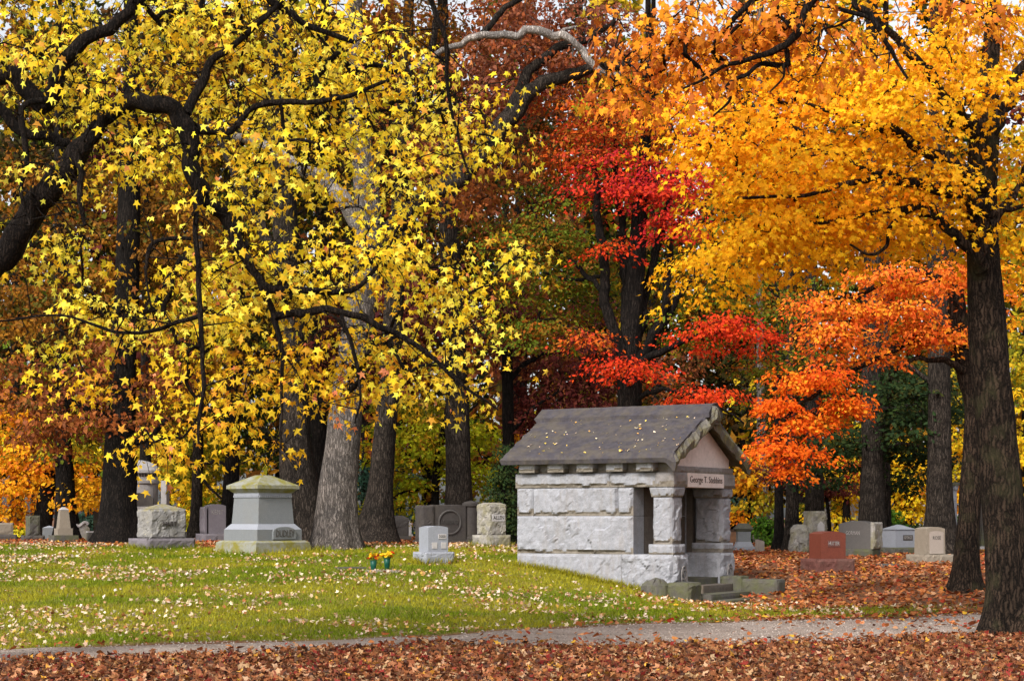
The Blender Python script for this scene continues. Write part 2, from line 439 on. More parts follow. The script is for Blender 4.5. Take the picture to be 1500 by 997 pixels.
_seed = [0]
def block(name, a, b, mat, parent, rough=None, **k):
    _seed[0] += 1
    if mat is M_GRAN or mat is M_GRAN_W: k['mat2'] = M_CHIP
    me = block_mesh(name, a, b, rough, seed=_seed[0], **k)
    if k.get('mat2'): me.materials.append(mat); me.materials.append(k['mat2'])
    return obj(name, me, mat, parent)

def prism(name, prof, lo, hi, axis, mat, parent):
    """extrude a closed (p, z) profile along x or y"""
    mb = MB(); n_ = len(prof)
    V = [((t, p, z) if axis == 'x' else (p, t, z)) for t in (lo, hi) for p, z in prof]
    Fc = [tuple(range(n_)), tuple(range(2 * n_ - 1, n_ - 1, -1))] + [(i, i + n_, (i + 1) % n_ + n_, (i + 1) % n_) for i in range(n_)]
    if axis == 'x': Fc = [f[::-1] for f in Fc]
    mb.add(V, Fc); return mb.build(name, mat, parent)

def lettering(text, size, mat, parent, loc, rot, depth=0.01, name='lettering', space=1.0, width=None):
    cu = bpy.data.curves.new(name, 'FONT'); cu.body = text; cu.size = size; cu.extrude = depth; cu.align_x = 'CENTER'; cu.align_y = 'CENTER'
    cu.space_character = space; cu.resolution_u = 2
    tmp = bpy.data.objects.new(name, cu); COL.objects.link(tmp)
    dg = bpy.context.evaluated_depsgraph_get()
    me = bpy.data.meshes.new_from_object(tmp.evaluated_get(dg)); me.name = name
    bpy.data.objects.remove(tmp)
    o = obj(name, me, mat, parent, loc); o.rotation_euler = rot
    if width:
        xs = [v.co.x for v in me.vertices]
        if xs: o.scale = (width / (max(xs) - min(xs)), 1, 1)
    return o

# ------------------------------------------------------------------ the mausoleum
M_GRAN = stone_mat('granite_rock_faced', (0.262, 0.265, 0.288), var=0.24, speck=0.22, stain=(0.19, 0.15, 0.11), stain_amt=0.35, bump=0.5, streak=True)
M_GRAN_W = stone_mat('granite_weathered', (0.22, 0.205, 0.20), var=0.2, speck=0.22, stain=(0.13, 0.10, 0.06), stain_amt=0.5, bump=0.5)
M_GRAN_IN = stone_mat('granite_porch_shaded', (0.11, 0.092, 0.076), var=0.25, speck=0.15, stain=(0.12, 0.09, 0.06), stain_amt=0.55, bump=0.3)  # porch shade put into the colour: granite darkened so the interior reads dark
M_ROOF = stone_mat('roof_slate_grey', (0.050, 0.045, 0.053), var=0.4, speck=0.15, stain=(0.045, 0.035, 0.035), stain_amt=0.6, moss=(0.15, 0.12, 0.06), moss_amt=0.25, bump=0.25, streak=True)
M_RAKE = stone_mat('roof_edge_lichen', (0.135, 0.125, 0.11), var=0.45, speck=0.3, stain=(0.055, 0.045, 0.03), stain_amt=0.8, moss=(0.14, 0.12, 0.03), moss_amt=0.6, bump=0.8)
M_PLAQUE = stone_mat('plaque_stone', (0.68, 0.60, 0.56), var=0.15, speck=0.1, stain_amt=0.15, bump=0.1)
M_CARVE = plain('inscription_dark', (0.07, 0.055, 0.045), 0.9)  # one even dark brown for the inscription letters
M_BRONZE = plain('door_bronze', (0.035, 0.025, 0.018), 0.5, 0.6)
M_GREYBLK = stone_mat('step_stone', (0.085, 0.078, 0.07), var=0.3, speck=0.25, stain=(0.06, 0.05, 0.035), stain_amt=0.6, moss=(0.09, 0.10, 0.025), moss_amt=0.5, bump=0.6)
M_CHIP = stone_mat('granite_chipped_margin', (0.20, 0.175, 0.145), var=0.35, speck=0.25, stain=(0.10, 0.075, 0.045), stain_amt=0.6, bump=0.5)
TH = math.radians(31)
L, W = 3.86, 3.12
mx0, my0 = 3.43, 38.0
maus = thing('mausoleum', 'small rock-faced granite mausoleum with pitched stone roof and two-column porch', 'mausoleum', (mx0, my0, 0), -TH)
R = {'-y': 0.05}
# plinth and wall courses
block('plinth_block', (-L, 0, -0.5), (-1.24, W, 0.895), M_GRAN, maus, {'-y': 0.045, '-x': 0.03}, jag=0.04, cell=0.45)
pl = block('pedestal', (-1.235, 0, -0.5), (0, 0.72, 0.9), M_GRAN, maus, {'-y': 0.13, '+x': 0.10}, jag=0.09, cell=0.3, step=0.045)
pr = block('pedestal', (-1.235, W - 0.72, -0.5), (0, W, 0.9), M_GRAN, maus, {'-y': 0.05, '+x': 0.09, '+y': 0.05}, jag=0.08, cell=0.3)
for p_, yc in ((pl, 0.36), (pr, W - 0.36)):
    mb = MB()
    ang = np.linspace(0, 2 * math.pi, 17)
    mb.tube(np.c_[np.full(17, 0.085), yc + 0.13 * np.cos(ang), 0.45 + 0.2 * np.sin(ang)], np.full(17, 0.018), 5)
    mb.build('monogram_ring', M_GRAN_W, p_)
    lettering('S', 0.36, M_GRAN_W, p_, (0.085, yc, 0.45), (math.pi / 2, 0, math.pi / 2), 0.015, 'monogram')
block('porch_floor', (-1.235, 0.722, -0.4), (-0.04, W - 0.722, 0.36), M_GREYBLK, maus)
for ys, rf in (((0.0, 0.5), '-y'), ((W - 0.5, W), '+y')):
    block('wall_block', (-L, ys[0], 0.9), (-0.95, ys[1], 1.725), M_GRAN, maus, {rf: 0.085, '-x': 0.03}, jag=0.06, cell=1.0, step=0.045)
    for x0, x1 in ((-L, -3.45), (-3.445, -1.32), (-1.315, -0.95)):
        block('wall_block', (x0, ys[0], 1.732), (x1, ys[1], 2.345), M_GRAN, maus, {rf: 0.085}, jag=0.065, cell=0.8, step=0.04)
block('wall_block', (-L + 0.01, 0.503, 0.9), (-L + 0.4, W - 0.503, 2.34), M_GRAN, maus, {'-x': 0.06})
for y0, y1 in ((0.503, 1.05), (W - 1.05, W - 0.503)):
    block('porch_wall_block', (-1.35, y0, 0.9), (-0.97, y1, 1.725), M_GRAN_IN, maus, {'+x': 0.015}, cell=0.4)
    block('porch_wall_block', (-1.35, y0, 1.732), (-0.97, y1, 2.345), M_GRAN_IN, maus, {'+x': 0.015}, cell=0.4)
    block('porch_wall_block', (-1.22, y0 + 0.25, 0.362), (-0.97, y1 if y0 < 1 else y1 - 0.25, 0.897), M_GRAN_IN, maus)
for y0 in (1.055, W / 2 + 0.004):
    dr = block('door_leaf', (-1.25, y0, 0.364), (-1.2, y0 + 0.498, 2.34), M_BRONZE, maus)
    for z0, z1 in ((0.5, 1.2), (1.3, 2.2)):
        block('door_panel', (-1.2, y0 + 0.07, z0), (-1.185, y0 + 0.43, z1), M_BRONZE, dr)
mb = MB(); mb.tube([(-1.17, W / 2 - 0.05, 1.25), (-1.15, W / 2 - 0.05, 1.3), (-1.15, W / 2 - 0.05, 1.45), (-1.17, W / 2 - 0.05, 1.5)], [0.012] * 4, 6)
mb.build('handle', M_BRONZE, dr)
# columns
for y0, xb in ((0.07, 0.0), (W - 0.50, 0.2)):
    c = thing('column', None, None, (0, 0, 0)); c.parent = maus
    block('column_base', (-0.58 - xb * 0.9, y0 - 0.07, 0.905), (0.0, y0 + 0.5, 1.12), M_GRAN, c, {'-y': 0.035, '+x': 0.035, '+y': 0.035, '-x': 0.03}, jag=0.05, cell=0.2, step=0.045)
    block('column_shaft', (-0.5 - xb, y0, 1.122), (-0.06, y0 + 0.43, 2.13), M_GRAN, c, {'-y': 0.075, '+x': 0.06, '+y': 0.04, '-x': 0.04}, jag=0.05, cell=0.25, step=0.04)
    block('column_capital', (-0.53 - xb, y0 - 0.03, 2.132), (-0.03, y0 + 0.46, 2.346), M_GRAN, c, {'-y': 0.045, '+x': 0.045, '+y': 0.03, '-x': 0.03}, jag=0.04, cell=0.18, step=0.035, top=(1.16 if not xb else 1.06, 1.16))
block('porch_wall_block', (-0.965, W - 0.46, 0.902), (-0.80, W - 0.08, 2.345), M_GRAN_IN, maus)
# entablature
for x0, x1 in ((-L - 0.03, -1.52), (-1.515, -0.42)):
    block('lintel_block', (x0, -0.03, 2.35), (x1, 0.45, 2.655), M_GRAN, maus, {'-y': 0.08}, jag=0.06, cell=0.4, step=0.045)
    block('lintel_block', (x0, W - 0.45, 2.35), (x1, W + 0.03, 2.655), M_GRAN, maus, {'+y': 0.045}, jag=0.05, cell=0.4)
block('lintel_block', (-0.416, -0.03, 2.35), (0.03, 0.62, 2.657), M_GRAN_W, maus, {'-y': 0.04, '+x': 0.045}, jag=0.05, cell=0.3)
block('lintel_block', (-0.416, W - 0.62, 2.35), (0.03, W + 0.03, 2.657), M_GRAN_W, maus, {'+y': 0.04, '+x': 0.045}, jag=0.05, cell=0.3)
plq = block('inscription_lintel', (-0.416, 0.624, 2.35), (0.055, W - 0.624, 2.657), M_PLAQUE, maus)
lettering('George T. Stebbins', 0.2, M_CARVE, plq, (0.056, W / 2, 2.515), (math.pi / 2, 0, math.pi / 2), 0.006, 'inscription', width=1.68)
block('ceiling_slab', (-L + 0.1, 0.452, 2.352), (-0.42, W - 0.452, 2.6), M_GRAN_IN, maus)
block('frieze', (-L + 0.05, 0.06, 2.66), (-0.13, W - 0.06, 2.93), M_GRAN_W, maus, {'-y': 0.02, '+y': 0.02}, cell=0.4)
for x in (-3.5, -2.77, -2.04, -1.31, -0.58):
    for y0, y1, f_ in ((-0.2, 0.055, '-y'), (W - 0.055, W + 0.2, '+y')):
        block('bracket', (x - 0.2, y0, 2.685), (x + 0.2, y1, 2.915), M_GRAN, maus, {f_: 0.045, '+x': 0.015, '-x': 0.015}, jag=0.05, cell=0.16, step=0.04)
block('gable_sill', (-0.125, 0.0, 2.66), (0.0, W, 2.80), M_GRAN_W, maus, {'+x': 0.04}, jag=0.08, cell=0.25, step=0.05)
RS = 0.536      # roof slope
def roof_z(y): return 3.05 + (min(y, W - y) + 0.35) * RS
prism('gable', [(0.12, 2.803), (W - 0.12, 2.803), (W - 0.12, 2.99), (W / 2, 3.78), (0.12, 2.99)], -0.26, -0.05, 'x', M_PLAQUE, maus)
prism('gable', [(0.12, 2.932), (W - 0.12, 2.932), (W - 0.12, 2.99), (W / 2, 3.78), (0.12, 2.99)], -L + 0.1, -L + 0.3, 'x', M_GRAN_W, maus)
def roof_slab(side):
    nu, nv = 84, 30
    X0, X1 = -L - 0.2, 0.21
    us = np.linspace(X0, X1, nu + 1); ts = np.linspace(0, 1, nv + 1)
    U, T = np.meshgrid(us, ts); U, T = U.ravel(), T.ravel()
    y = -0.35 + T * (W / 2 + 0.35 - 0.002); z = 3.05 + (y + 0.35) * RS
    q = np.c_[U, y, z]
    z_top = z + (fbm(q * 2.5, 3, 41) - 0.5) * 0.02
    thick = 0.19 + 0.15 * sstep(X1 - 0.25, X1, U) * (0.6 + 0.8 * vnoise(np.c_[y * 5, z * 0, z * 0], 44))
    z_bot = z - thick
    end = (U == X0) | (U == X1)
    rough = (fbm(np.c_[U, y * 6, z * 6], 4, 43 + side) - 0.5) * 0.34
    Ut = U + np.where(end, rough * 0.6 - 0.03 * (U == X1), 0)
    zt = z_top - np.where(end, 0.03 + 0.05 * vnoise(np.c_[y * 6, z * 0, z * 0], 46), 0)
    eav = T == 0
    yt = y + np.where(eav, 0.03 + (fbm(q * 6, 3, 47) - 0.5) * 0.04, 0)
    yb = y + np.where(eav, (fbm(q * 5, 3, 48) - 0.5) * 0.05, 0)
    top_ = np.c_[Ut, yt, zt]; bot = np.c_[U + np.where(end, 0.5 * rough, 0), yb, z_bot]
    mid = np.c_[U + np.where(U == X1, 0.05 + rough, 0) - np.where(U == X0, 0.05 + rough, 0), y - np.where(eav, 0.03 + (fbm(q * 8, 3, 49) - 0.5) * 0.05, 0), (z_top + z_bot) / 2]
    n0 = len(U); idx = np.arange(n0).reshape(nv + 1, nu + 1)
    Q, mi = [], []
    def strip(a, b_, flip, m_):
        for k in range(len(a) - 1):
            f = (a[k], a[k + 1], b_[k + 1], b_[k]); Q.append(f[::-1] if flip else f); mi.append(m_)
    for r_ in range(nv):
        strip(idx[r_], idx[r_ + 1], False, 0); strip(idx[r_] + n0, idx[r_ + 1] + n0, True, 1)
    for ring, flip, m_ in ((idx[0], True, 0), (idx[-1], False, 1), (idx[:, 0], False, 1), (idx[:, -1], True, 1)):
        strip(ring, ring + 2 * n0, flip, m_); strip(ring + 2 * n0, ring + n0, flip, m_)
    V = np.concatenate([top_, bot, mid])
    Q = np.array(Q)
    if side: V[:, 1] = W - V[:, 1]; Q = Q[:, ::-1]
    me = mesh_arrays('roof_slab', V, Q.ravel(), np.arange(len(Q)) * 4, np.full(len(Q), 4))
    me.materials.append(M_ROOF); me.materials.append(M_RAKE); me.polygons.foreach_set('material_index', np.array(mi, np.int32))
    return obj('roof_slab', me, None, maus)
roof_slab(0); roof_slab(1)
def ridge_cap():
    zr = 3.05 + (W / 2 + 0.35) * RS
    hw = 0.36; prof = [(-hw, -hw * RS - 0.02), (-hw, -hw * RS + 0.085), (-0.04, 0.12), (0.04, 0.12), (hw, -hw * RS + 0.085), (hw, -hw * RS - 0.02), (0, -0.02)]
    xs = np.r_[-L - 0.24, np.linspace(-L - 0.2, 0.2, 40), 0.26]
    V = []
    for k, x in enumerate(xs):
        for j, (y, z) in enumerate(prof):
            jt = (vnoise(np.array([[k * 0.9, j * 1.3, 2.0]]), 7)[0] - 0.5) * (0.025 if 0 < k < len(xs) - 1 else 0.09)
            V.append((x + (jt if k in (0, len(xs) - 1) else 0), W / 2 + y, zr + z + jt * 0.5))
    n_ = len(prof); Fc = [tuple(range(n_)), tuple(range(len(V) - 1, len(V) - n_ - 1, -1))]
    for k in range(len(xs) - 1):
        for j in range(n_):
            j2 = (j + 1) % n_; Fc.append((k*n_+j, k*n_+n_+j, k*n_+n_+j2, k*n_+j2))
    mb = MB(); mb.add(V, Fc); mb.build('ridge_cap', M_ROOF, maus)
    block('ridge_end_stone', (0.2, W / 2 - 0.3, zr - 0.34), (0.27, W / 2 + 0.3, zr + 0.06), M_RAKE, maus, {'+x': 0.11, '+z': 0.02}, top=(1, 0.3), jag=0.06, cell=0.15, step=0.04)
ridge_cap()
# steps, cheek blocks and boulder
block('step', (-0.035, 0.74, -0.5), (0.36, 2.3, 0.22), M_GRAN_IN, maus, {'+x': 0.01})
block('step', (0.365, 0.2, -0.5), (0.8, 2.28, 0.06), M_GREYBLK, maus, {'+x': 0.02})
block('step', (0.805, 0.25, -0.6), (1.2, 2.28, -0.06), M_GREYBLK, maus, {'+x': 0.02})
block('cheek_block', (0.10, -0.46, -0.6), (0.56, 0.18, 0.32), M_GREYBLK, maus, {'-y': 0.03, '+x': 0.07, '+z': 0.015}, jag=0.06, cell=0.25)
block('cheek_block', (0.04, 2.32, -0.5), (0.55, 2.75, 0.38), M_GREYBLK, maus, {'-y': 0.03, '+x': 0.03, '+z': 0.02}, jag=0.05, cell=0.25)
block('cheek_block', (0.56, 2.3, -0.6), (1.42, 2.75, 0.32), M_GREYBLK, maus, {'-y': 0.05, '+x': 0.04, '+z': 0.02}, jag=0.06, cell=0.3)
mb = MB(); mb.lathe([(0.05, -0.4), (0.3, -0.3), (0.33, 0.05), (0.30, 0.25), (0.2, 0.35), (0.02, 0.38)], 18, (-0.2, -0.42, 0))
bo = mb.build('boulder', M_GREYBLK, maus)
vv = np.array([v.co[:] for v in bo.data.vertices]); vv += (np.c_[fbm(vv * 5, 3, 71), fbm(vv * 5, 3, 72), fbm(vv * 5, 3, 73)] - 0.5) * 0.14
bo.data.vertices.foreach_set('co', vv.ravel().astype(np.float32)); bo.data.update()

# ------------------------------------------------------------------ gravestones
M_BLUEGR = stone_mat('blue_grey_granite', (0.155, 0.163, 0.17), var=0.08, speck=0.22, stain=(0.17, 0.16, 0.14), stain_amt=0.35, bump=0.08, rough=0.6)
M_MOSSGR = stone_mat('mossy_granite', (0.23, 0.23, 0.20), var=0.15, speck=0.2, moss=(0.17, 0.15, 0.015), moss_amt=0.95, moss_up=False, bump=0.15)
M_LILAC = stone_mat('lilac_grey_stone', (0.145, 0.128, 0.142), var=0.15, speck=0.2, bump=0.3)
M_ROUGHGR = stone_mat('grey_rock_faced', (0.22, 0.21, 0.205), var=0.25, speck=0.25, moss=(0.23, 0.19, 0.04), moss_amt=0.7, moss_up=True, bump=0.7)
M_LICHEN = stone_mat('lichen_rock', (0.27, 0.25, 0.23), var=0.4, speck=0.3, stain=(0.10, 0.08, 0.04), stain_amt=0.8, moss=(0.22, 0.20, 0.09), moss_amt=0.5, bump=0.8)
M_WHITEGR = stone_mat('pale_grey_granite', (0.235, 0.245, 0.275), var=0.08, speck=0.2, stain_amt=0.1, bump=0.08, rough=0.6)
M_DARKST = stone_mat('dark_brown_stone', (0.062, 0.054, 0.05), var=0.25, speck=0.2, stain_amt=0.5, bump=0.4)
M_DARKGR = stone_mat('dark_grey_granite', (0.085, 0.077, 0.072), var=0.12, speck=0.2, stain_amt=0.2, bump=0.12, rough=0.6)
M_RED = stone_mat('red_granite', (0.135, 0.036, 0.022), var=0.12, speck=0.25, stain=(0.14, 0.05, 0.03), stain_amt=0.4, bump=0.08, rough=0.5)
M_REDROUGH = stone_mat('red_granite_rough', (0.115, 0.045, 0.036), var=0.3, speck=0.25, bump=0.6)
M_TAN = stone_mat('tan_granite', (0.21, 0.175, 0.135), var=0.12, speck=0.2, stain_amt=0.25, bump=0.12)
M_TANLIGHT = stone_mat('tan_granite_panel', (0.29, 0.245, 0.21), var=0.08, speck=0.15, stain_amt=0.1, bump=0.1)
M_PALEMARB = stone_mat('pale_marble', (0.38, 0.36, 0.355), var=0.12, speck=0.08, stain_amt=0.35, bump=0.15)
M_INK = plain('letter_dark', (0.065, 0.06, 0.055), 0.9)  # one even dark tone for name lettering
M_LIGHTCUT = plain('letter_pale_cut', (0.24, 0.22, 0.21), 0.9)
ALLR = lambda a: {'-x': a, '+x': a, '-y': a, '+y': a}
FRONT = (math.pi / 2, 0, 0)

def stone_thing(name, label, px, Yd, phi, group=None, cat='gravestone', sink=0.0):
    x = (px - 750) / F * Yd
    return thing(name, label, cat, (x, Yd, gs1(x, Yd) - sink), math.radians(phi), group)

def dims(Fp, Sp, phi, Yd):
    s = F / Yd; p = math.radians(abs(phi)); return Fp / s / math.cos(p), Sp / s / math.sin(p)

def hip(name, w_, d_, z0, h, mat, parent, over=0.0, flat=0.1):
    mb = MB(); a, b_ = w_ / 2 + over, d_ / 2 + over; c, d2 = w_ * flat / 2, d_ * flat / 2
    mb.add([(-a,-b_,z0),(a,-b_,z0),(a,b_,z0),(-a,b_,z0),(-c,-d2,z0+h),(c,-d2,z0+h),(c,d2,z0+h),(-c,d2,z0+h)],
           [(0,3,2,1),(4,5,6,7),(0,1,5,4),(1,2,6,5),(2,3,7,6),(3,0,4,7)])
    return mb.build(name, mat, parent)

def frustum(name, w0, d0, z0, w1, d1, z1, mat, parent):
    mb = MB(); a, b_, c, d2 = w0 / 2, d0 / 2, w1 / 2, d1 / 2
    mb.add([(-a,-b_,z0),(a,-b_,z0),(a,b_,z0),(-a,b_,z0),(-c,-d2,z1),(c,-d2,z1),(c,d2,z1),(-c,d2,z1)],
           [(0,3,2,1),(4,5,6,7),(0,1,5,4),(1,2,6,5),(2,3,7,6),(3,0,4,7)])
    return mb.build(name, mat, parent)

def arch_slab(name, w_, d_, z0, z1, rise, mat, parent, taper=1.0):
    t = np.linspace(-1, 1, 11)
    prof = [(-w_ / 2, z0), (w_ / 2, z0)] + [(-x * w_ / 2 * taper, z1 - rise * x * x) for x in -t[::-1][::-1]]
    prof = [(-w_/2, z0), (w_/2, z0)] + [(x * w_/2 * taper, z1 - rise * x * x) for x in t[::-1]]
    return prism(name, prof, -d_ / 2, d_ / 2, 'y', mat, parent)

# mossy pedestal monument
Yd = 45.5; s = F / Yd; u = 1 / s
t = stone_thing('pedestal_monument', 'tall blue-grey pedestal monument with mossy hipped cap in the middle of the lawn', 385, Yd, 45, cat='monument', sink=0.03)
k = u / math.cos(math.radians(45))
def sq(px_half): return px_half * k          # full side length of a square seen corner-on, from half its pixel width
block('base', (-sq(70)/2, -sq(70)/2, -0.1), (sq(70)/2, sq(70)/2, 17*u), M_MOSSGR, t, top=(0.985, 0.985))
frustum('base_slope', sq(69), sq(69), 17*u+0.001, sq(62), sq(62), 20*u, M_MOSSGR, t)
block('die', (-sq(57)/2, -sq(57)/2, 20*u+0.001), (sq(57)/2, sq(57)/2, 36*u), M_BLUEGR, t)
frustum('die_slope', sq(56.5), sq(56.5), 36*u+0.001, sq(46.5), sq(46.5), 44*u, M_WHITEGR, t)
frustum('shaft', sq(45.5), sq(45.5), 44*u+0.001, sq(42), sq(42), 82*u, M_BLUEGR, t)
dn = block('frieze_band', (-sq(42.5)/2, -sq(42.5)/2, 82*u+0.001), (sq(42.5)/2, sq(42.5)/2, 89*u), M_WHITEGR, t)
mb = MB()
for i in range(18):
    c = (i + 0.5) / 18 * sq(42.5) - sq(42.5) / 2; h_ = sq(42.5) / 2
    mb.box((c - 0.022, -h_ - 0.02, 82.5*u), (c + 0.022, -h_, 85.5*u)); mb.box((-h_ - 0.02, c - 0.022, 82.5*u), (-h_, c + 0.022, 85.5*u))
mb.build('dentil', M_WHITEGR, dn)
frustum('cornice', sq(43), sq(43), 89*u+0.001, sq(52), sq(52), 95*u, M_MOSSGR, t)
block('cap_slab', (-sq(53.5)/2, -sq(53.5)/2, 95*u+0.001), (sq(53.5)/2, sq(53.5)/2, 100*u), M_MOSSGR, t)
hip('cap', sq(53.5), sq(53.5), 100*u+0.001, 15*u, M_MOSSGR, t, flat=0.22)
h_ = sq(57) / 2
prof = [(-0.36, 22*u), (0.36, 22*u)] + [(0.36 * math.cos(a), 33*u + 7*u * math.sin(a)) for a in np.linspace(0, math.pi, 9)]
pn = prism('name_panel', prof, -h_ - 0.05, -h_ + 0.1, 'y', M_BLUEGR, t); pn.location = (0.12, 0, 0)
lettering('DUDLEY', 0.25, M_INK, pn, (0, -h_ - 0.055, 30*u), FRONT, 0.008, width=0.58)

# HART
Yd = 47.5; u = Yd / F; ph = 40
t = stone_thing('rock_faced_monument', 'rock-faced monument with low mossy hip top lettered HART beside the wide dark trunk', 237, Yd, ph, cat='monument')
bw, bd = dims(60, 36, ph, Yd); block('base', (-bw/2, -bd/2, -0.1), (bw/2, bd/2, 15*u), M_LILAC, t, ALLR(0.05), cell=0.25)
bw, bd = dims(45, 23, ph, Yd); dd_ = block('die', (-bw/2, -bd/2, 15*u+0.002), (bw/2, bd/2, 57*u), M_ROUGHGR, t, ALLR(0.07), cell=0.16, step=0.045, jag=0.03)
hip('cap', bw, bd, 57*u+0.002, 8*u, M_ROUGHGR, t, over=0.01, flat=0.1)
lettering('HART', 0.17, M_DARKST, dd_, (0.02, -bd/2 - 0.06, 36*u), FRONT, 0.03, width=0.42)
# lilac
Yd = 53; u = Yd / F
t = stone_thing('headstone', 'lilac-grey upright headstone with rock-faced edge behind the HART stone', 312, Yd, 30)
bw, bd = dims(36, 16, 30, Yd); block('base', (-bw/2, -bd/2, -0.1), (bw/2, bd/2, 13*u), M_LILAC, t, ALLR(0.05))
bw, bd = dims(28, 10, 30, Yd); block('side', (-bw/2, -bd/2, 13*u+.002), (-bw/2+0.06, bd/2, 52*u), M_LILAC, t, {'-x': 0.05})
arch_slab('tablet', bw - 0.125, bd, 13*u+.002, 56*u, 0.05, M_LILAC, t).location = (0.063, 0, 0)
lettering('KENT', 0.2, M_LIGHTCUT, t, (0.06, -bd/2 - 0.003, 44*u), FRONT, 0.004, width=0.36)
# DODD
Yd = 40; u = Yd / F; ph = 30
t = stone_thing('headstone', 'small pale grey granite headstone on chipped base alone on the grass', 635, Yd, ph)
bw, bd = dims(42, 18, ph, Yd); block('base', (-bw/2, -bd/2, -0.15), (bw/2, bd/2, 17*u), M_WHITEGR, t, ALLR(0.05), cell=0.16, step=0.035, jag=0.06)
bw, bd = dims(28, 15, ph, Yd); ds = arch_slab('tablet', bw, bd, 17*u+.002, 55*u, 0.04, M_WHITEGR, t)
for nm, x0, x1, z0, z1 in (('name_panel', -0.0, 0.2, 36*u, 43*u), ('date_panel', -0.16, -0.03, 22*u, 31*u), ('date_panel', 0.07, 0.20, 22*u, 31*u)):
    pnl = block(nm, (x0, -bd/2 - 0.012, z0), (x1, -bd/2 + 0.01, z1), M_PALEMARB, ds)
lettering('DODD', 0.085, M_INK, ds, (0.1, -bd/2 - 0.014, 39.5*u), FRONT, 0.003, width=0.16)
# ALLEN
Yd = 47; u = Yd / F; ph = 36
t = stone_thing('rock_faced_monument', 'lichen-stained rock-faced stone lettered ALLEN just left of the mausoleum', 720, Yd, ph, cat='monument')
bw, bd = dims(34, 22, ph, Yd); block('base', (-bw/2, -bd/2, -0.1), (bw/2, bd/2, 18*u), M_LICHEN, t, ALLR(0.06), cell=0.25)
bw, bd = dims(26, 16, ph, Yd); dd_ = block('die', (-bw/2, -bd/2, 18*u+.002), (bw/2, bd/2, 62*u), M_LICHEN, t, ALLR(0.06), cell=0.2, step=0.04, jag=0.05)
hip('cap', bw, bd, 62*u+.002, 3*u, M_LICHEN, t, over=0.01, flat=0.6)
pnl = block('name_panel', (-0.18, -bd/2 - 0.055, 38*u), (0.22, -bd/2, 48*u), M_PALEMARB, dd_)
lettering('ALLEN', 0.14, M_INK, dd_, (0.02, -bd/2 - 0.057, 43*u), FRONT, 0.004, width=0.34)
# wide family monument with a ring
Yd = 52; u = Yd / F; ph = 22
t = stone_thing('family_monument', 'wide dark stone monument with carved ring and round end column behind the small pale headstone', 655, Yd, ph, cat='monument')
block('base', (-48*u, -0.32, -0.1), (42*u, 0.32, 7*u), M_DARKST, t, {'-y': 0.02})
block('pier', (-45*u, -0.28, 7*u+.002), (-26*u, 0.25, 58*u), M_DARKST, t, {'-y': 0.03, '-x': 0.03})
pn = block('panel', (-25.8*u, -0.22, 7*u+.002), (25*u, 0.22, 58*u), M_DARKST, t, {'+z': 0.02})
ang = np.linspace(0, 2*math.pi, 33)
mb = MB(); mb.tube(np.c_[0*ang + 17*u*np.cos(ang), np.full(33, -0.23), 33*u + 17*u*np.sin(ang)], np.full(33, 0.03), 6); mb.build('ring', M_DARKGR, pn)
lettering('HUBBARD', 0.2, M_INK, pn, (0, -0.225, 33*u), FRONT, 0.01, width=26*u)
mb = MB(); mb.lathe([(12*u, 7*u), (12*u, 10*u), (10.5*u, 12*u), (10.5*u, 55*u), (12.5*u, 57*u), (12.5*u, 61*u), (9*u, 63*u), (1*u, 65*u)], 22, (36*u, -0.05, 0)); mb.build('column', M_DARKST, t)
# left far group
Yd = 52; u = Yd / F
t = stone_thing('obelisk', 'short tapered obelisk on stepped base near the left edge', 93, Yd, 30, cat='monument')
block('base', (-18*u, -15*u, -0.1), (18*u, 15*u, 11*u), M_GREYBLK, t); block('plinth', (-11*u, -10*u, 11*u+.002), (11*u, 10*u, 21*u), M_TAN, t)
frustum('shaft', 17*u, 16*u, 21*u+.002, 12*u, 11*u, 48*u, M_TAN, t); hip('cap', 13*u, 12*u, 48*u+.002, 4*u, M_PALEMARB, t, flat=0.3)
Yd = 55; u = Yd / F
t = stone_thing('headstone', 'upright blue-grey slab with dark rough face left of the short obelisk', 48, Yd, 30)
block('base', (-15*u, -9*u, -0.1), (15*u, 9*u, 9*u), M_DARKST, t, ALLR(0.04)); block('tablet', (-9*u, -6*u, 9*u+.002), (9*u, 6*u, 38*u), M_GREYBLK, t, {'-y': 0.04, '-x': 0.01})
Yd = 57; u = Yd / F
t = stone_thing('headstone', 'low brown stone block on dark base at the far left edge', 6, Yd, 25)
block('base', (-17*u, -10*u, -0.1), (17*u, 10*u, 10*u), M_DARKST, t, ALLR(0.04)); block('tablet', (-12*u, -7*u, 10*u+.002), (12*u, 7*u, 27*u), M_TAN, t, {'-y': 0.03})
Yd = 58; u = Yd / F
t = stone_thing('headstone', 'low pale blue-grey stone half hidden behind the short obelisk', 72, Yd, 20)
block('base', (-13*u, -8*u, -0.1), (13*u, 8*u, 5*u), M_BLUEGR, t); block('tablet', (-9*u, -5*u, 5*u+.002), (9*u, 5*u, 20*u), M_BLUEGR, t); hip('cap', 18*u, 10*u, 20*u+.002, 3*u, M_WHITEGR, t)
Yd = 53; u = Yd / F
t = stone_thing('marker_post', 'small square post with pale flat top left of the wide dark trunk', 133, Yd, 30)
block('post', (-5*u, -5*u, -0.1), (5*u, 5*u, 14*u), M_GREYBLK, t); block('cap', (-5.6*u, -5.6*u, 14*u+.002), (5.6*u, 5.6*u, 16*u), M_PALEMARB, t)
Yd = 56; u = Yd / F
t = stone_thing('carved_headstone', 'rounded rough stone with curved scroll top left of the wide dark trunk', 120, Yd, 15)
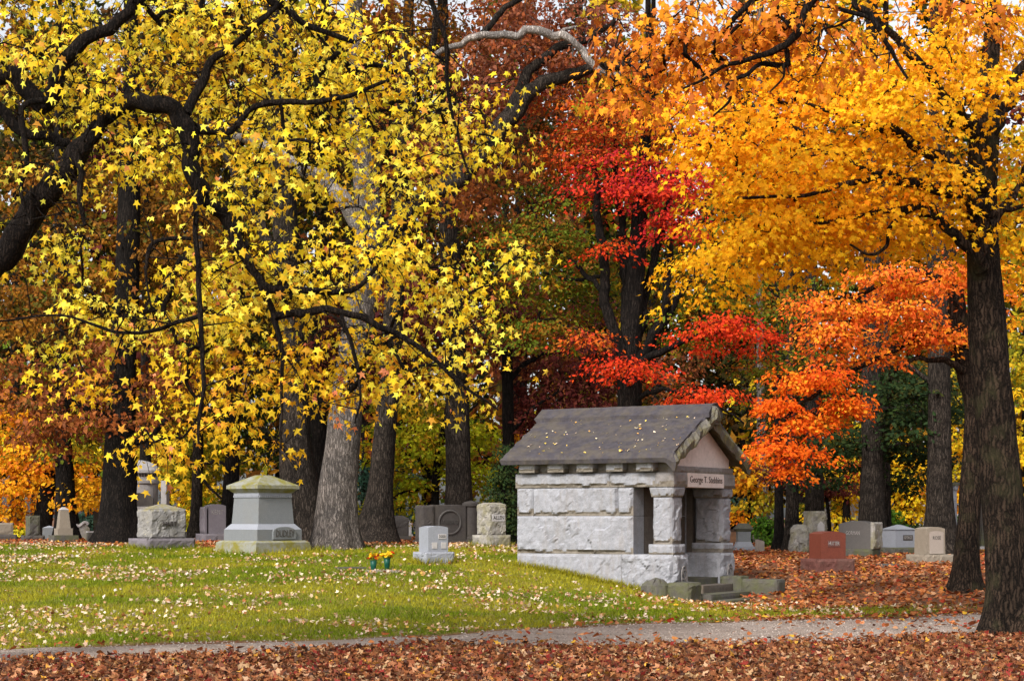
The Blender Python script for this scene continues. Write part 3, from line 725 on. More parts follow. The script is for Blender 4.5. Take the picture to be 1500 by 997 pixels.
arch_slab('tablet', 22*u, 9*u, -0.1, 26*u, 8*u, M_LICHEN, t); mb = MB(); mb.tube([(x*u, -5*u, (24 + 3*math.sin(x*0.35))*u) for x in range(-9, 10, 2)], [2.2*u]*10, 6); mb.build('scroll', M_PALEMARB, t)
Yd = 57; u = Yd / F
t = stone_thing('headstone', 'square grey headstone with carved round relief beside the wide dark trunk', 146, Yd, 10)
block('base', (-12*u, -8*u, -0.1), (12*u, 8*u, 6*u), M_GREYBLK, t); tb = block('tablet', (-9*u, -5*u, 6*u+.002), (9*u, 5*u, 30*u), M_GREYBLK, t, {'-y': 0.03})
mb = MB(); a_ = np.linspace(0, 2*math.pi, 17); mb.tube(np.c_[4*u*np.cos(a_), np.full(17, -5.5*u), 20*u + 4*u*np.sin(a_)], np.full(17, 1*u), 5); mb.build('relief_ring', M_TAN, tb)
for px, Yd, h, w_, lb in ((20, 80, 24, 9, 'white distant headstone between the leftmost trunks'), (30, 85, 20, 6, 'narrow white distant post near the left edge'), (113, 85, 18, 5, 'thin white distant stone behind the scroll-topped stone'),
                          (66, 76, 22, 6, 'pale distant tablet stone behind the low blue-grey stone'), (600, 70, 22, 5, 'slim white stone post behind the lawn right of the leaning trunk'), (607, 74, 30, 4, 'slender pale stone just left of the ringed monument'), (595, 84, 30, 12, 'white distant headstone left of the ringed monument'),
                          (530, 75, 30, 8, 'small mossy stone seen between the pale trunk and its neighbour')):
    u = Yd / F; t = stone_thing('headstone', lb, px, Yd, 20)
    block('base', (-w_*u*0.8, -w_*u*0.6, -0.1), (w_*u*0.8, w_*u*0.6, 4*u), M_PALEMARB, t); arch_slab('tablet', w_*u, w_*u*0.6, 4*u+.002, h*u, 0.04, M_PALEMARB, t)
Yd = 57; u = Yd / F
t = stone_thing('family_monument', 'broad dark brown stone tucked behind the trunk left of centre', 578, Yd, 20, cat='monument')
block('base', (-26*u, -12*u, -0.1), (22*u, 12*u, 7*u), M_DARKST, t, {'-y': 0.03}); block('tablet', (-22*u, -9*u, 7*u+.002), (19*u, 9*u, 32*u), M_DARKST, t, {'-y': 0.05}); hip('cap', 43*u, 18*u, 32*u+.002, 5*u, M_DARKST, t, flat=0.5)
# pale rotunda far left
Yd = 66; u = Yd / F
t = stone_thing('rotunda_tomb', 'pale round stone tomb with cornice and arched recess behind the wide dark trunk', 206, Yd, 0, cat='tomb')
block('plinth', (-60*u, -40*u, -0.2), (20*u, 40*u, 40*u), M_GREYBLK, t)
block('ledge', (-62*u, -42*u, 40*u+.01), (22*u, 42*u, 46*u), M_PALEMARB, t)
mb = MB(); mb.lathe([(24*u, 46*u), (25*u, 60*u), (25*u, 78*u), (27*u, 80*u), (27*u, 84*u), (25*u, 85*u), (25*u, 93*u), (29*u, 95*u), (29*u, 99*u), (24*u, 106*u), (12*u, 112*u), (2*u, 114*u)], 32); dr_ = mb.build('drum', M_PALEMARB, t)
mb = MB()
for k in range(40):
    a_ = k / 40 * 2 * math.pi; c_, s_ = math.cos(a_), math.sin(a_)
    mb.tube([(25.2*u*c_, 25.2*u*s_, 90*u), (28*u*c_, 28*u*s_, 94*u)], [1.0*u, 1.0*u], 4)
mb.build('dentil', M_DARKST, dr_)
block('buttress', (32*u, -12*u, 30*u), (40*u, 12*u, 84*u), M_PALEMARB, t)
arch_slab('recess', 40*u, 4*u, 46*u, 66*u, 8*u, M_DARKST, t).location = (4*u, -26*u, 0)  # dark arched slab stands in for the shade of an opening
# right-hand stones
Yd = 44; u = Yd / F; ph = 20
t = stone_thing('headstone', 'red granite headstone with arched top on rough base in the leaf litter', 1212, Yd, ph)
bw, bd = dims(58, 17, ph, Yd); block('base', (-bw/2, -bd/2, -0.15), (bw/2, bd/2, 19*u), M_REDROUGH, t, ALLR(0.05), cell=0.2)
bw, bd = dims(38, 12, ph, Yd); ds = arch_slab('tablet', bw, bd, 19*u+.002, 59*u, 0.06, M_RED, t)
block('name_panel', (-0.16, -bd/2 - 0.008, 36*u), (0.18, -bd/2 + 0.01, 46*u), M_REDROUGH, ds); lettering('HUTTER', 0.13, M_LIGHTCUT, ds, (0.01, -bd/2 - 0.012, 41*u), FRONT, 0.004, width=0.3)
Yd = 52; u = Yd / F; ph = -30
t = stone_thing('headstone', 'dark grey headstone with smooth face and rock-faced right side behind the red granite one', 1258, Yd, ph)
bw, bd = dims(44, 22, ph, Yd); block('base', (-bw/2, -bd/2, -0.1), (bw/2, bd/2, 11*u), M_GREYBLK, t, ALLR(0.04))
bw, bd = dims(42, 20, ph, Yd); ds = arch_slab('tablet', bw, bd - 0.1, 11*u+.002, 52*u, 0.10, M_DARKGR, t)
block('side', (bw/2 + 0.002, -bd/2 + 0.02, 11*u+.002), (bw/2 + 0.08, bd/2, 50*u), M_LICHEN, t, {'+x': 0.06, '-y': 0.01}, cell=0.15, step=0.04)
lettering('GORMAN', 0.16, M_LIGHTCUT, ds, (-0.06, -bd/2 + 0.046, 34*u), FRONT, 0.004, width=0.42)
Yd = 55; u = Yd / F; ph = 28
t = stone_thing('headstone', 'blue-grey granite block with hipped top and dark name panel left of the ROSE stone', 1316, Yd, ph, cat='gravestone')
bw, bd = dims(46, 18, ph, Yd); block('base', (-bw/2, -bd/2, -0.1), (bw/2, bd/2, 11*u), M_GREYBLK, t, ALLR(0.05))
bw, bd = dims(33, 15, ph, Yd); ds = block('die', (-bw/2, -bd/2, 11*u+.002), (bw/2, bd/2, 37*u), M_WHITEGR, t); hip('cap', bw, bd, 37*u+.002, 7*u, M_WHITEGR, t, over=0.03, flat=0.1)
block('name_panel', (-0.1, -bd/2 - 0.008, 21*u), (0.28, -bd/2 + 0.01, 29*u), M_DARKST, ds); lettering('GEORGE', 0.13, M_LIGHTCUT, ds, (0.09, -bd/2 - 0.01, 25*u), FRONT, 0.003, width=0.32)
Yd = 49; u = Yd / F; ph = 22
t = stone_thing('headstone', 'tan headstone with arched top and pale recessed panel lettered ROSE', 1362, Yd, ph)
bw, bd = dims(48, 17, ph, Yd); block('base', (-bw/2, -bd/2, -0.15), (bw/2, bd/2, 12*u), M_TAN, t, ALLR(0.05))
bw, bd = dims(31, 11, ph, Yd); ds = arch_slab('tablet', bw, bd, 12*u+.002, 52*u, 0.05, M_TAN, t, taper=0.95)
p2 = arch_slab('name_panel', bw*0.72, 0.02, 13*u, 46*u, 0.04, M_TANLIGHT, ds); p2.location = (0.02, -bd/2 - 0.008, 0)
lettering('ROSE', 0.13, M_INK, ds, (0.02, -bd/2 - 0.022, 36*u), FRONT, 0.003, width=0.26)
Yd = 58; u = Yd / F
t = stone_thing('stele', 'tall rock-hewn stele with small pale house-shaped plaque behind the red granite headstone', 1194, Yd, 15, cat='monument')
block('base', (-16*u, -12*u, -0.1), (16*u, 12*u, 12*u), M_GREYBLK, t, ALLR(0.06)); ds = block('die', (-13*u, -10*u, 12*u+.002), (13*u, 10*u, 60*u), M_LICHEN, t, ALLR(0.10), cell=0.2, step=0.05)
prism('plaque', [(-5*u, 26*u), (5*u, 26*u), (5*u, 40*u), (0, 45*u), (-5*u, 40*u)], -15*u, -9*u, 'y', M_PALEMARB, ds).location = (3*u, 0, 0)
Yd = 57; u = Yd / F
t = stone_thing('boulder_stone', 'grey boulder gravestone with rounded hewn top left of the stele', 1171, Yd, 10)
block('boulder', (-13*u, -9*u, -0.1), (13*u, 9*u, 38*u), M_LICHEN, t, {**ALLR(0.12), '+z': 0.12}, cell=0.2, step=0.05, jag=0.1, top=(0.8, 0.8))
Yd = 60; u = Yd / F
t = stone_thing('pedestal_monument', 'small classical pedestal tomb with dark cap right of the mausoleum', 1089, Yd, 5, cat='monument')
block('base', (-15*u, -12*u, -0.1), (15*u, 12*u, 5*u), M_WHITEGR, t); frustum('foot', 26*u, 20*u, 5*u+.002, 20*u, 15*u, 12*u, M_WHITEGR, t); block('die', (-9.5*u, -7*u, 12*u+.002), (9.5*u, 7*u, 27*u), M_BLUEGR, t)
frustum('cornice', 20*u, 15*u, 27*u+.002, 27*u, 20*u, 31*u, M_GREYBLK, t); hip('cap', 27*u, 20*u, 31*u+.002, 8*u, M_GREYBLK, t, flat=0.5)
t = stone_thing('marker_post', 'little slant-topped pinkish marker beside the green bush right of the mausoleum', 1113, 59, 20)
u = 59 / F; prism('block', [(-5*u, -0.1), (5*u, -0.1), (5*u, 15*u), (-5*u, 18*u)], -5*u, 5*u, 'y', M_TANLIGHT, t)
Yd = 62; u = Yd / F
t = stone_thing('column_monument', 'slender white column on block base right of the right-hand straight trunk', 1397, Yd, 15, cat='monument')
block('base', (-14*u, -10*u, -0.1), (14*u, 10*u, 26*u), M_BLUEGR, t); mb = MB(); mb.lathe([(6*u, 26*u), (6*u, 28*u), (5*u, 30*u), (4.4*u, 84*u), (6*u, 86*u), (7*u, 90*u), (7*u, 92*u)], 16); mb.build('shaft', M_WHITEGR, t); block('capital', (-8*u, -8*u, 92*u+.002), (8*u, 8*u, 97*u), M_GREYBLK, t)
Yd = 60; u = Yd / F
t = stone_thing('stepped_monument', 'tall dark stepped monument glimpsed between the two maple trunks', 1443, Yd, 20, cat='monument')
for nm, a_, z0, z1, mt in (('base', 26, 0, 6, M_PALEMARB), ('step', 22, 6, 14, M_GREYBLK), ('step', 19, 14, 24, M_GREYBLK), ('plinth', 16, 24, 34, M_GREYBLK), ('die', 12, 34, 74, M_DARKGR), ('cap', 14, 74, 80, M_DARKGR)):
    block(nm, (-a_*u, -a_*u, z0*u - 0.05*(z0 == 0)), (a_*u, a_*u, z1*u - 0.002), mt, t)
for px, Yd, phi, w_, lb in ((513, 38.6, 25, 0.62, 'flat dark grey grave marker in the grass left of the flowers'), (1300, 46.5, 10, 0.5, 'flat slate grave marker sunk in leaves before the blue-grey stone'), (562, 37.4, 15, 0.75, 'flat tan grave slab in the grass beneath the flower vases')):
    t = stone_thing('grave_marker', lb, px, Yd, phi, cat='grave marker'); block('slab', (-w_/2, -0.17, -0.1), (w_/2, 0.17, 0.05), M_DARKGR if px != 562 else M_TANLIGHT, t, {'+z': 0.008}, cell=0.2)
# far pale building glimpsed through the trees
t = stone_thing('building', 'pale low building glimpsed through the yellow trees at the right edge', 1470, 140, 0, cat='building')
wl = block('wall', (-6, -3, -0.3), (14, 3, 4.2), plain('pale_render', (0.7, 0.68, 0.63), 0.9), t)
prism('roof', [(-3.4, 4.21), (3.4, 4.21), (0, 6.0)], -6.3, 14.3, 'x', M_GREYBLK, t)
for x in (-4, -1, 2, 5, 8, 11):
    wd = block('window', (x, -3.04, 1.2), (x + 1.1, -2.98, 3.0), plain('window_frame_white', (0.8, 0.8, 0.8)), t); block('pane', (x + 0.08, -3.06, 1.28), (x + 1.02, -3.03, 2.92), plain('dark_pane', (0.03, 0.035, 0.04), 0.15), wd)
t = stone_thing('building', 'small white house glimpsed through yellow leaves right of the stele', 1225, 130, 0, cat='building')
block('wall', (-2.0, -3, -0.3), (1.4, 3, 2.3), plain('white_boards', (0.78, 0.78, 0.8), 0.8), t); prism('roof', [(-2.2, 2.31), (1.6, 2.31), (-0.3, 3.4)], -3.3, 3.3, 'y', plain('pale_roof', (0.5, 0.5, 0.54), 0.8), t)
wd = block('window', (-1.0, -3.04, 0.9), (-0.2, -2.98, 1.9), plain('window_frame_grey', (0.5, 0.5, 0.5)), t); block('pane', (-0.93, -3.06, 0.97), (-0.27, -3.03, 1.83), plain('dim_pane', (0.04, 0.045, 0.05), 0.2), wd)

# flower vases
M_VASE = plain('vase_green', (0.004, 0.06, 0.04), 0.4); M_YEL = plain('petal_yellow', (0.85, 0.55, 0.02), 0.6); M_ORA = plain('petal_red', (0.75, 0.07, 0.02), 0.6); M_STEM = plain('stem_green', (0.05, 0.14, 0.02), 0.6)
def flower_mesh(r):
    mb = MB()
    for ringk, (npet, tilt, rr) in enumerate(((6, 0.35, r), (5, 0.9, r * 0.75))):
        for k_ in range(npet):
            a_ = k_ / npet * 2 * math.pi + ringk * 0.5; c_, s_ = math.cos(a_), math.sin(a_); ct, st = math.cos(tilt) * rr, math.sin(tilt) * rr
            wv = rr * 0.42
            mb.add([(0, 0, 0), (c_*ct*0.6 - s_*wv, s_*ct*0.6 + c_*wv, st*0.6), (c_*ct, s_*ct, st*0.8), (c_*ct*0.6 + s_*wv, s_*ct*0.6 - c_*wv, st*0.6)], [(0, 1, 2, 3)])
    mb.lathe([(r*0.2, 0), (r*0.26, r*0.25), (r*0.1, r*0.4)], 7)
    return mb.mesh('flower')
for px, Yd, lb in ((547, 37.6, 'green cone vase of yellow and red flowers, the nearer left one of two'), (567, 38.2, 'green cone vase of yellow and red flowers, the farther right one of two')):
    x = (px - 750) / F * Yd
    t = thing('flower_vase', lb, 'flower vase', (x, Yd, gs1(x, Yd) + 0.02), 0.3, 'flower vases on the lawn')
    mb = MB(); mb.lathe([(0.012, -0.05), (0.05, 0.0), (0.062, 0.12), (0.075, 0.24), (0.065, 0.24), (0.05, 0.2)], 16); mb.build('vase', M_VASE, t, True)
    fy, fr = flower_mesh(0.075), flower_mesh(0.07); fy.materials.append(M_YEL); fr.materials.append(M_ORA)
    for k_ in range(13):
        a_ = rng.uniform(0, 6.28); rr = 0.02 + 0.11 * math.sqrt((k_ + 0.5) / 13); p_ = (rr * math.cos(a_ + k_ * 2.4), rr * math.sin(a_ + k_ * 2.4), 0.31 + rng.uniform(-0.03, 0.07) - rr * 0.25)
        fl = obj('flower', fr if k_ % 4 == 3 else fy, None, t, p_)
        fl.rotation_euler = (rng.uniform(-0.9, 0.5), rng.uniform(-0.7, 0.7), a_)
        mb = MB(); mb.tube([(p_[0]*0.2, p_[1]*0.2, 0.15), p_], [0.004, 0.004], 4); mb.build('stem', M_STEM, t)

# ------------------------------------------------------------------ leaves
def star(tips, valley=0.42, fold=0.12):
    pts = []
    ang = np.array(tips)
    for k, (a, r_) in enumerate(ang):
        pts.append((r_ * math.cos(math.radians(a)), r_ * math.sin(math.radians(a))))
        if k < len(ang) - 1:
            am = (a + ang[k + 1][0]) / 2; pts.append((valley * math.cos(math.radians(am)), valley * math.sin(math.radians(am))))
    p = np.array(pts); p = np.c_[p[:, 0], p[:, 1] + 0.28, -fold * np.abs(p[:, 0]) * 1.6 - 0.25 * p[:, 1] ** 2 * np.sign(p[:, 1])]
    p[:, :] *= 0.62
    return np.vstack([[0, 0, 0], p])
T_STAR = star([(-50, 0.52), (22, 0.92), (90, 1.0), (158, 0.92), (230, 0.52)], 0.36)
T_MAPLE = star([(-40, 0.5), (30, 0.95), (90, 1.0), (150, 0.95), (220, 0.5)], 0.46)
T_SIX = np.array([(0, 0, 0), (0.36, 0.22, -0.10), (0.26, 0.62, -0.04), (0, 1, -0.16), (-0.26, 0.62, -0.04), (-0.36, 0.22, -0.10)], float)
T_QUAD = np.array([(0, 0, 0), (0.38, 0.5, -0.1), (0, 1, -0.05), (-0.38, 0.5, -0.1)], float)
T_OAK = np.array([(0, 0, 0), (0.12, 0.15, 0), (0.34, 0.3, -.08), (0.16, 0.42, 0), (0.4, 0.66, -.08), (0.15, 0.72, 0), (0, 1.05, -.1), (-0.15, 0.72, 0), (-0.4, 0.66, -.08), (-0.16, 0.42, 0), (-0.34, 0.3, -.08), (-0.12, 0.15, 0)], float)

def leaf_frames(nrm, tip):
    tip = tip / (np.linalg.norm(tip, axis=1)[:, None] + 1e-9)
    nrm = nrm - (nrm * tip).sum(1)[:, None] * tip
    nrm = nrm / (np.linalg.norm(nrm, axis=1)[:, None] + 1e-9)
    return np.cross(tip, nrm), tip, nrm

def leaves_mesh(name, tmpl, pos, fr, size, col):
    x, y, z = fr; k = len(tmpl); n_ = len(pos)
    rv = np.random.default_rng(n_); x = x * rv.uniform(0.65, 1.1, (n_, 1)); z = z * rv.uniform(-0.6, 2.6, (n_, 1))
    V = pos[:, None] + size[:, None, None] * (tmpl[None, :, 0:1] * x[:, None] + tmpl[None, :, 1:2] * y[:, None] + tmpl[None, :, 2:3] * z[:, None])
    return mesh_arrays(name, V.reshape(-1, 3), np.arange(n_ * k), np.arange(n_) * k, np.full(n_, k), np.repeat(col, k, 0))

def pick_colors(pal, n_, spray, r_):
    """leaf colours: a palette of (colour, weight); neighbours on one spray tend to agree"""
    cols = np.array([c for c, _ in pal]); wts = np.array([w_ for _, w_ in pal], float); cum = np.cumsum(wts / wts.sum())
    ns = spray.max() + 1 if len(spray) else 1
    base = r_.uniform(0, 1, ns)
    q_ = np.where(r_.uniform(0, 1, n_) < 0.6, base[spray], r_.uniform(0, 1, n_))
    c = cols[np.clip(np.searchsorted(cum, q_), 0, len(cols) - 1)]
    c = c * r_.uniform(0.75, 1.25, (n_, 1)) * r_.uniform(0.92, 1.08, (n_, 3))
    return np.clip(c, 0.002, 0.9)

PAL = {
 'yellow': [((0.80, 0.58, 0.03), 5), ((0.85, 0.67, 0.08), 5), ((0.75, 0.45, 0.02), 1.6), ((0.55, 0.50, 0.03), 1), ((0.72, 0.28, 0.10), 0.35)],
 'yellow_hang': [((0.80, 0.50, 0.02), 5), ((0.82, 0.58, 0.04), 3), ((0.72, 0.34, 0.03), 1.6), ((0.70, 0.25, 0.12), 0.6)],
 'gold': [((0.80, 0.37, 0.012), 4), ((0.82, 0.44, 0.016), 4), ((0.78, 0.28, 0.012), 2)],
 'goldyellow': [((0.82, 0.46, 0.015), 5), ((0.80, 0.38, 0.012), 3), ((0.75, 0.5, 0.03), 1)],
 'orange': [((0.76, 0.24, 0.012), 4), ((0.78, 0.32, 0.012), 3), ((0.70, 0.16, 0.012), 2), ((0.8, 0.42, 0.02), 1)],
 'oak_orange': [((0.62, 0.20, 0.02), 3), ((0.70, 0.28, 0.02), 3), ((0.42, 0.11, 0.02), 2)],
 'vivid': [((0.78, 0.14, 0.010), 5), ((0.80, 0.20, 0.012), 3), ((0.66, 0.08, 0.012), 2), ((0.78, 0.30, 0.02), 0.7)],
 'salmon': [((0.78, 0.19, 0.025), 4), ((0.78, 0.28, 0.02), 3), ((0.72, 0.13, 0.02), 2)],
 'redorange': [((0.62, 0.12, 0.015), 4), ((0.50, 0.055, 0.02), 3), ((0.38, 0.12, 0.015), 2)],
 'crimson': [((0.60, 0.036, 0.02), 5), ((0.66, 0.06, 0.018), 4), ((0.38, 0.018, 0.025), 2)],
 'red': [((0.62, 0.045, 0.012), 5), ((0.66, 0.08, 0.012), 3), ((0.45, 0.03, 0.012), 2)],
 'olive': [((0.11, 0.15, 0.012), 4), ((0.16, 0.14, 0.012), 3), ((0.24, 0.12, 0.012), 2), ((0.36, 0.10, 0.012), 1.2)],
 'rust': [((0.30, 0.085, 0.022), 4), ((0.24, 0.075, 0.03), 3), ((0.40, 0.13, 0.03), 2), ((0.12, 0.07, 0.015), 1)],
 'brownorange': [((0.28, 0.11, 0.015), 4), ((0.38, 0.17, 0.016), 3), ((0.16, 0.07, 0.012), 3), ((0.10, 0.085, 0.012), 2)],
 'pinkrust': [((0.34, 0.115, 0.06), 4), ((0.27, 0.09, 0.05), 3), ((0.38, 0.10, 0.03), 2)],
 'maroon': [((0.13, 0.025, 0.02), 4), ((0.18, 0.045, 0.03), 3), ((0.09, 0.02, 0.02), 3), ((0.22, 0.09, 0.04), 1)],
 'lime': [((0.42, 0.43, 0.015), 4), ((0.55, 0.46, 0.02), 3), ((0.28, 0.32, 0.015), 3), ((0.55, 0.30, 0.02), 1)],
 'yellowgreen': [((0.45, 0.36, 0.02), 4), ((0.25, 0.24, 0.015), 3), ((0.6, 0.38, 0.02), 3), ((0.12, 0.14, 0.015), 2)],
 'sunyellow': [((0.78, 0.52, 0.02), 5), ((0.72, 0.40, 0.015), 3), ((0.50, 0.42, 0.02), 2)],
 'amber': [((0.68, 0.28, 0.012), 4), ((0.72, 0.38, 0.015), 4), ((0.55, 0.15, 0.015), 2), ((0.30, 0.16, 0.015), 1)],
 'darkgreen': [((0.022, 0.042, 0.014), 5), ((0.035, 0.055, 0.014), 3), ((0.06, 0.06, 0.014), 1)],
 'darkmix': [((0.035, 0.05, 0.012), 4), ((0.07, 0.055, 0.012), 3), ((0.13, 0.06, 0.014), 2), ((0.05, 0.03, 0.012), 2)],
 'bluegreen': [((0.03, 0.07, 0.045), 4), ((0.045, 0.085, 0.055), 3)],
 'green': [((0.06, 0.14, 0.012), 4), ((0.09, 0.18, 0.015), 3), ((0.04, 0.09, 0.01), 2)],
}

for k_ in ('yellow', 'yellow_hang', 'gold', 'goldyellow', 'sunyellow', 'amber', 'oak_orange', 'orange'):
    if k_[:4] == 'gold': PAL[k_] = [((c[0], c[1] * 0.9, c[2] * 0.8), w_) for c, w_ in PAL[k_]]
    PAL[k_] = [((min(0.9, c[0] * 1.12), c[1] * (1.04 if k_[:6] == 'yellow' else 1.12), c[2]), w_) for c, w_ in PAL[k_]]
for k_, f_ in (('brownorange', 0.95), ('rust', 0.88), ('darkmix', 0.7), ('pinkrust', 0.85)):
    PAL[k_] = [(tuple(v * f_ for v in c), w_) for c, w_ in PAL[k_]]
N_TRI = [0]
def tree(name, label, Yd, trunk, blobs, leaf, limbs=(), bark=None, cat='tree', group=None, hang=0.3, spray_r=0.6, per_spray=45, droop=0.3,
         base=True, sides=20, parts=0, bare_parts=(), twig_scale=1.0, seed=0, twig_mat=None, part_stops=None, flare=1.6, layer=0.05, sub_twigs=0, limb_dy=0.0, limb_bark=None):
    """trunk and limbs: [(px, py, width_px[, dY])...] on the photograph's grid at distance Yd (+dY);
    blobs: (px, py, rx, ry, dY, depth, palette, leaves) crown volumes"""
    if name in ('straight_tree', 'pine_tree', 'leaning_tree', 'tall_background_tree', 'red_maple') and Yd < 73:      # the crown goes on above the picture, added to darken the wood below
        dark = {'pine_tree': 'darkgreen', 'leaning_tree': 'rust', 'red_maple': 'redorange'}.get(name, 'brownorange')
        tx = trunk[-1][0]; tk = 46.0 / Yd
        tz = [(tx, -40, max(4, trunk[-1][2] * 0.8)), (tx + 10, -260, 5)] if trunk[-1][1] > -30 else [(tx + 8, -260, 4)]
        trunk = list(trunk) + tz
        blobs = list(blobs) + [(tx, -130, 190 * tk, 85, 0, 3.2, dark, 3600)]
    if name == 'yellow_tree': blobs = [bl[:7] + (int(bl[7] * (0.95 if bl[1] > 260 else 1.05)),) for bl in blobs]
    r_ = np.random.default_rng(seed + int(abs(trunk[0][0]) * 7) + int(Yd * 13))
    bark = bark or M_BARK
    tmpl, lsize = leaf
    def conv(line):
        pts = np.array([P(c[0], c[1], Yd + (c[3] if len(c) > 3 else 0)) for c in line])
        rad = np.array([c[2] * (Yd + (c[3] if len(c) > 3 else 0)) / F / 2 for c in line])
        return pts, rad
    tp, tr = conv(trunk)
    if base: tp[0, 2] = gs1(tp[0, 0], tp[0, 1]) - 0.08
    root = thing(name, label, cat, tuple(tp[0]), 0, group)
    org = tp[0].copy()
    # trunk with ridged bark and root flare
    per = max(3, int(60 / max(1, len(tp) - 1)))
    pc = catmull(np.c_[tp, tr], per); pts, rad = pc[:, :3] - org, pc[:, 3]
    if base:
        dist = np.linalg.norm(np.diff(pts, axis=0), axis=1).cumsum(); dist = np.r_[0, dist]
        rad = rad * (1 + (flare - 1) * np.exp(-dist / (rad[0] * 1.6)))
    V, Fc = tube_arrays(pts, rad, sides)
    k = len(pts); ang = np.tile(np.arange(sides) * 2 * math.pi / sides, k); zz = np.repeat(np.r_[0, np.linalg.norm(np.diff(pts, axis=0), axis=1).cumsum()], sides); rr = np.repeat(rad, sides)
    q_ = np.c_[np.cos(ang) * 3.2, np.sin(ang) * 3.2, zz * 0.9]
    disp = (np.abs(vnoise(q_ * np.array([1.6, 1.6, 1.0]), seed + 5) - 0.5) * 2 - 0.4) * 0.10 + (fbm(q_ * np.array([0.5, 0.5, 0.6]), 3, seed + 6) - 0.5) * 0.22
    if base:
        disp += np.exp(-zz / (rad[0] * 1.1)) * 1.0 * (vnoise(np.c_[np.cos(ang) * 2.3, np.sin(ang) * 2.3, zz * 0], seed + 7) - 0.38)
    ctr = np.repeat(pts, sides, 0)
    V = ctr + (V - ctr) * (1 + disp)[:, None]
    me = mesh_arrays('trunk', V, Fc.ravel(), np.arange(len(Fc)) * 4, np.full(len(Fc), 4), None, True)
    obj('trunk', me, bark, root); N_TRI[0] += len(Fc) * 2
    side_tw = []
    nodes = [pts[len(pts) // 4:]]; nrad = [rad[len(pts) // 4:]]
    for li, lm in enumerate(limbs):
        if limb_dy:      # limbs grow toward the open side: ease out from the trunk
            lm = [(c[0], c[1], c[2], (c[3] if len(c) > 3 else 0) + limb_dy * min(1.0, 0.25 + k_ * 0.25 if li < 2 else 1.0)) for k_, c in enumerate(lm)]
        lp, lr = conv(lm); per_ = 6
        lc = catmull(np.c_[lp - org, lr], per_)
        q2, r2 = lc[:, :3], np.maximum(lc[:, 3], 0.004)
        q2[1:-1] += (np.c_[vnoise(q2[1:-1] * 2.2, 31), vnoise(q2[1:-1] * 2.2, 32), vnoise(q2[1:-1] * 2.2, 33)] - 0.5) * np.minimum(0.22, r2[1:-1, None] * 2.2)
        q2[1:-1] += (np.c_[vnoise(q2[1:-1] * 6.1, 36), vnoise(q2[1:-1] * 6.1, 37), vnoise(q2[1:-1] * 6.1, 38)] - 0.5) * np.minimum(0.10, r2[1:-1, None] * 1.5)
        if sub_twigs:
            for _k in range(int(len(q2) * sub_twigs)):
                b0 = int(r_.integers(2, len(q2))); ln_ = r_.uniform(0.25, 0.8); dv = r_.normal(0, 1, 3) * np.array([1, 0.6, 0.8]); dv /= np.linalg.norm(dv)
                st_ = q2[b0]; m1 = st_ + dv * ln_ * 0.5 + r_.normal(0, 0.06, 3); e1 = st_ + dv * ln_ + r_.normal(0, 0.1, 3) + np.array([0, 0, -0.05])
                side_tw.append((np.array([st_, m1, e1]), np.array([min(0.011, r2[b0] * 0.6), 0.006, 0.002])))
        V, Fc = tube_arrays(q2, r2, 10)
        c2 = np.repeat(q2, 10, 0); V = c2 + (V - c2) * (1 + (vnoise(V * 9, 35) - 0.5) * 0.35)[:, None]
        me = mesh_arrays('branch', V, Fc.ravel(), np.arange(len(Fc)) * 4, np.full(len(Fc), 4), None, True)
        obj('branch', me, M_DEADWOOD if li in bare_parts else (limb_bark or bark), root); N_TRI[0] += len(Fc) * 2
        if li not in bare_parts: nodes.append(q2); nrad.append(r2)
    # sprays of leaves
    C, cb, OD = [], [], []
    for bi, bl in enumerate(blobs):
        px, py, rx, ry, dY, dep, pal, nl = bl
        ns = max(2, int(round(nl / per_spray)))
        yb = Yd + dY; sc = yb / F
        d_ = r_.normal(0, 1, (ns, 3)); d_ /= np.linalg.norm(d_, axis=1)[:, None]; rad_ = r_.uniform(0, 1, (ns, 1)) ** (1 / 2.4)
        d_ = d_ * rad_
        c = P(px, py, yb) - org + d_ * np.array([rx * sc, dep, ry * sc])
        C.append(c); cb += [bi] * ns; OD.append(d_)
    if not C: return root
    C = np.concatenate(C); cb = np.array(cb); OD = np.concatenate(OD)
    # twigs: every spray is tied to the nearest wood already there
    NP = np.concatenate(nodes); NR = np.concatenate(nrad); par = np.full(len(NP), -1); own = np.zeros(len(NP))
    start = len(NP)
    P_, par_ = list(NP), [-1] * len(NP)
    arr = NP.copy(); chains = []
    best = np.full(len(C), 1e9); bidx = np.zeros(len(C), int)
    for s0 in range(0, len(C), 500):
        dd = ((C[s0:s0 + 500, None] - arr[None]) ** 2).sum(-1); bidx[s0:s0 + 500] = dd.argmin(1); best[s0:s0 + 500] = dd.min(1)
    done = np.zeros(len(C), bool)
    for _ in range(len(C)):
        j = int(np.argmin(np.where(done, 1e12, best))); done[j] = True
        a_ = P_[bidx[j]]; b_ = C[j]; dist = np.linalg.norm(b_ - a_); m_ = max(3, min(9, int(dist / 0.35)))
        tt = np.linspace(0, 1, m_ + 1)[1:, None]
        mid = a_ + (b_ - a_) * tt
        bow = np.sin(tt * math.pi) * dist * 0.10 * np.array([r_.normal(0, .6), r_.normal(0, .6), 1.0])
        new = mid + bow + r_.normal(0, 0.025, mid.shape) * dist * np.sin(tt * math.pi)
        ids = [int(bidx[j])]
        for p_ in new: par_.append(ids[-1]); P_.append(p_); ids.append(len(P_) - 1)
        chains.append(ids)
        for p_, ii in zip(new, ids[1:]):
            d2 = ((C - p_) ** 2).sum(1) * 1.05; upd = (d2 < best) & ~done; best[upd] = d2[upd]; bidx[upd] = ii
    cnt = np.zeros(len(P_))
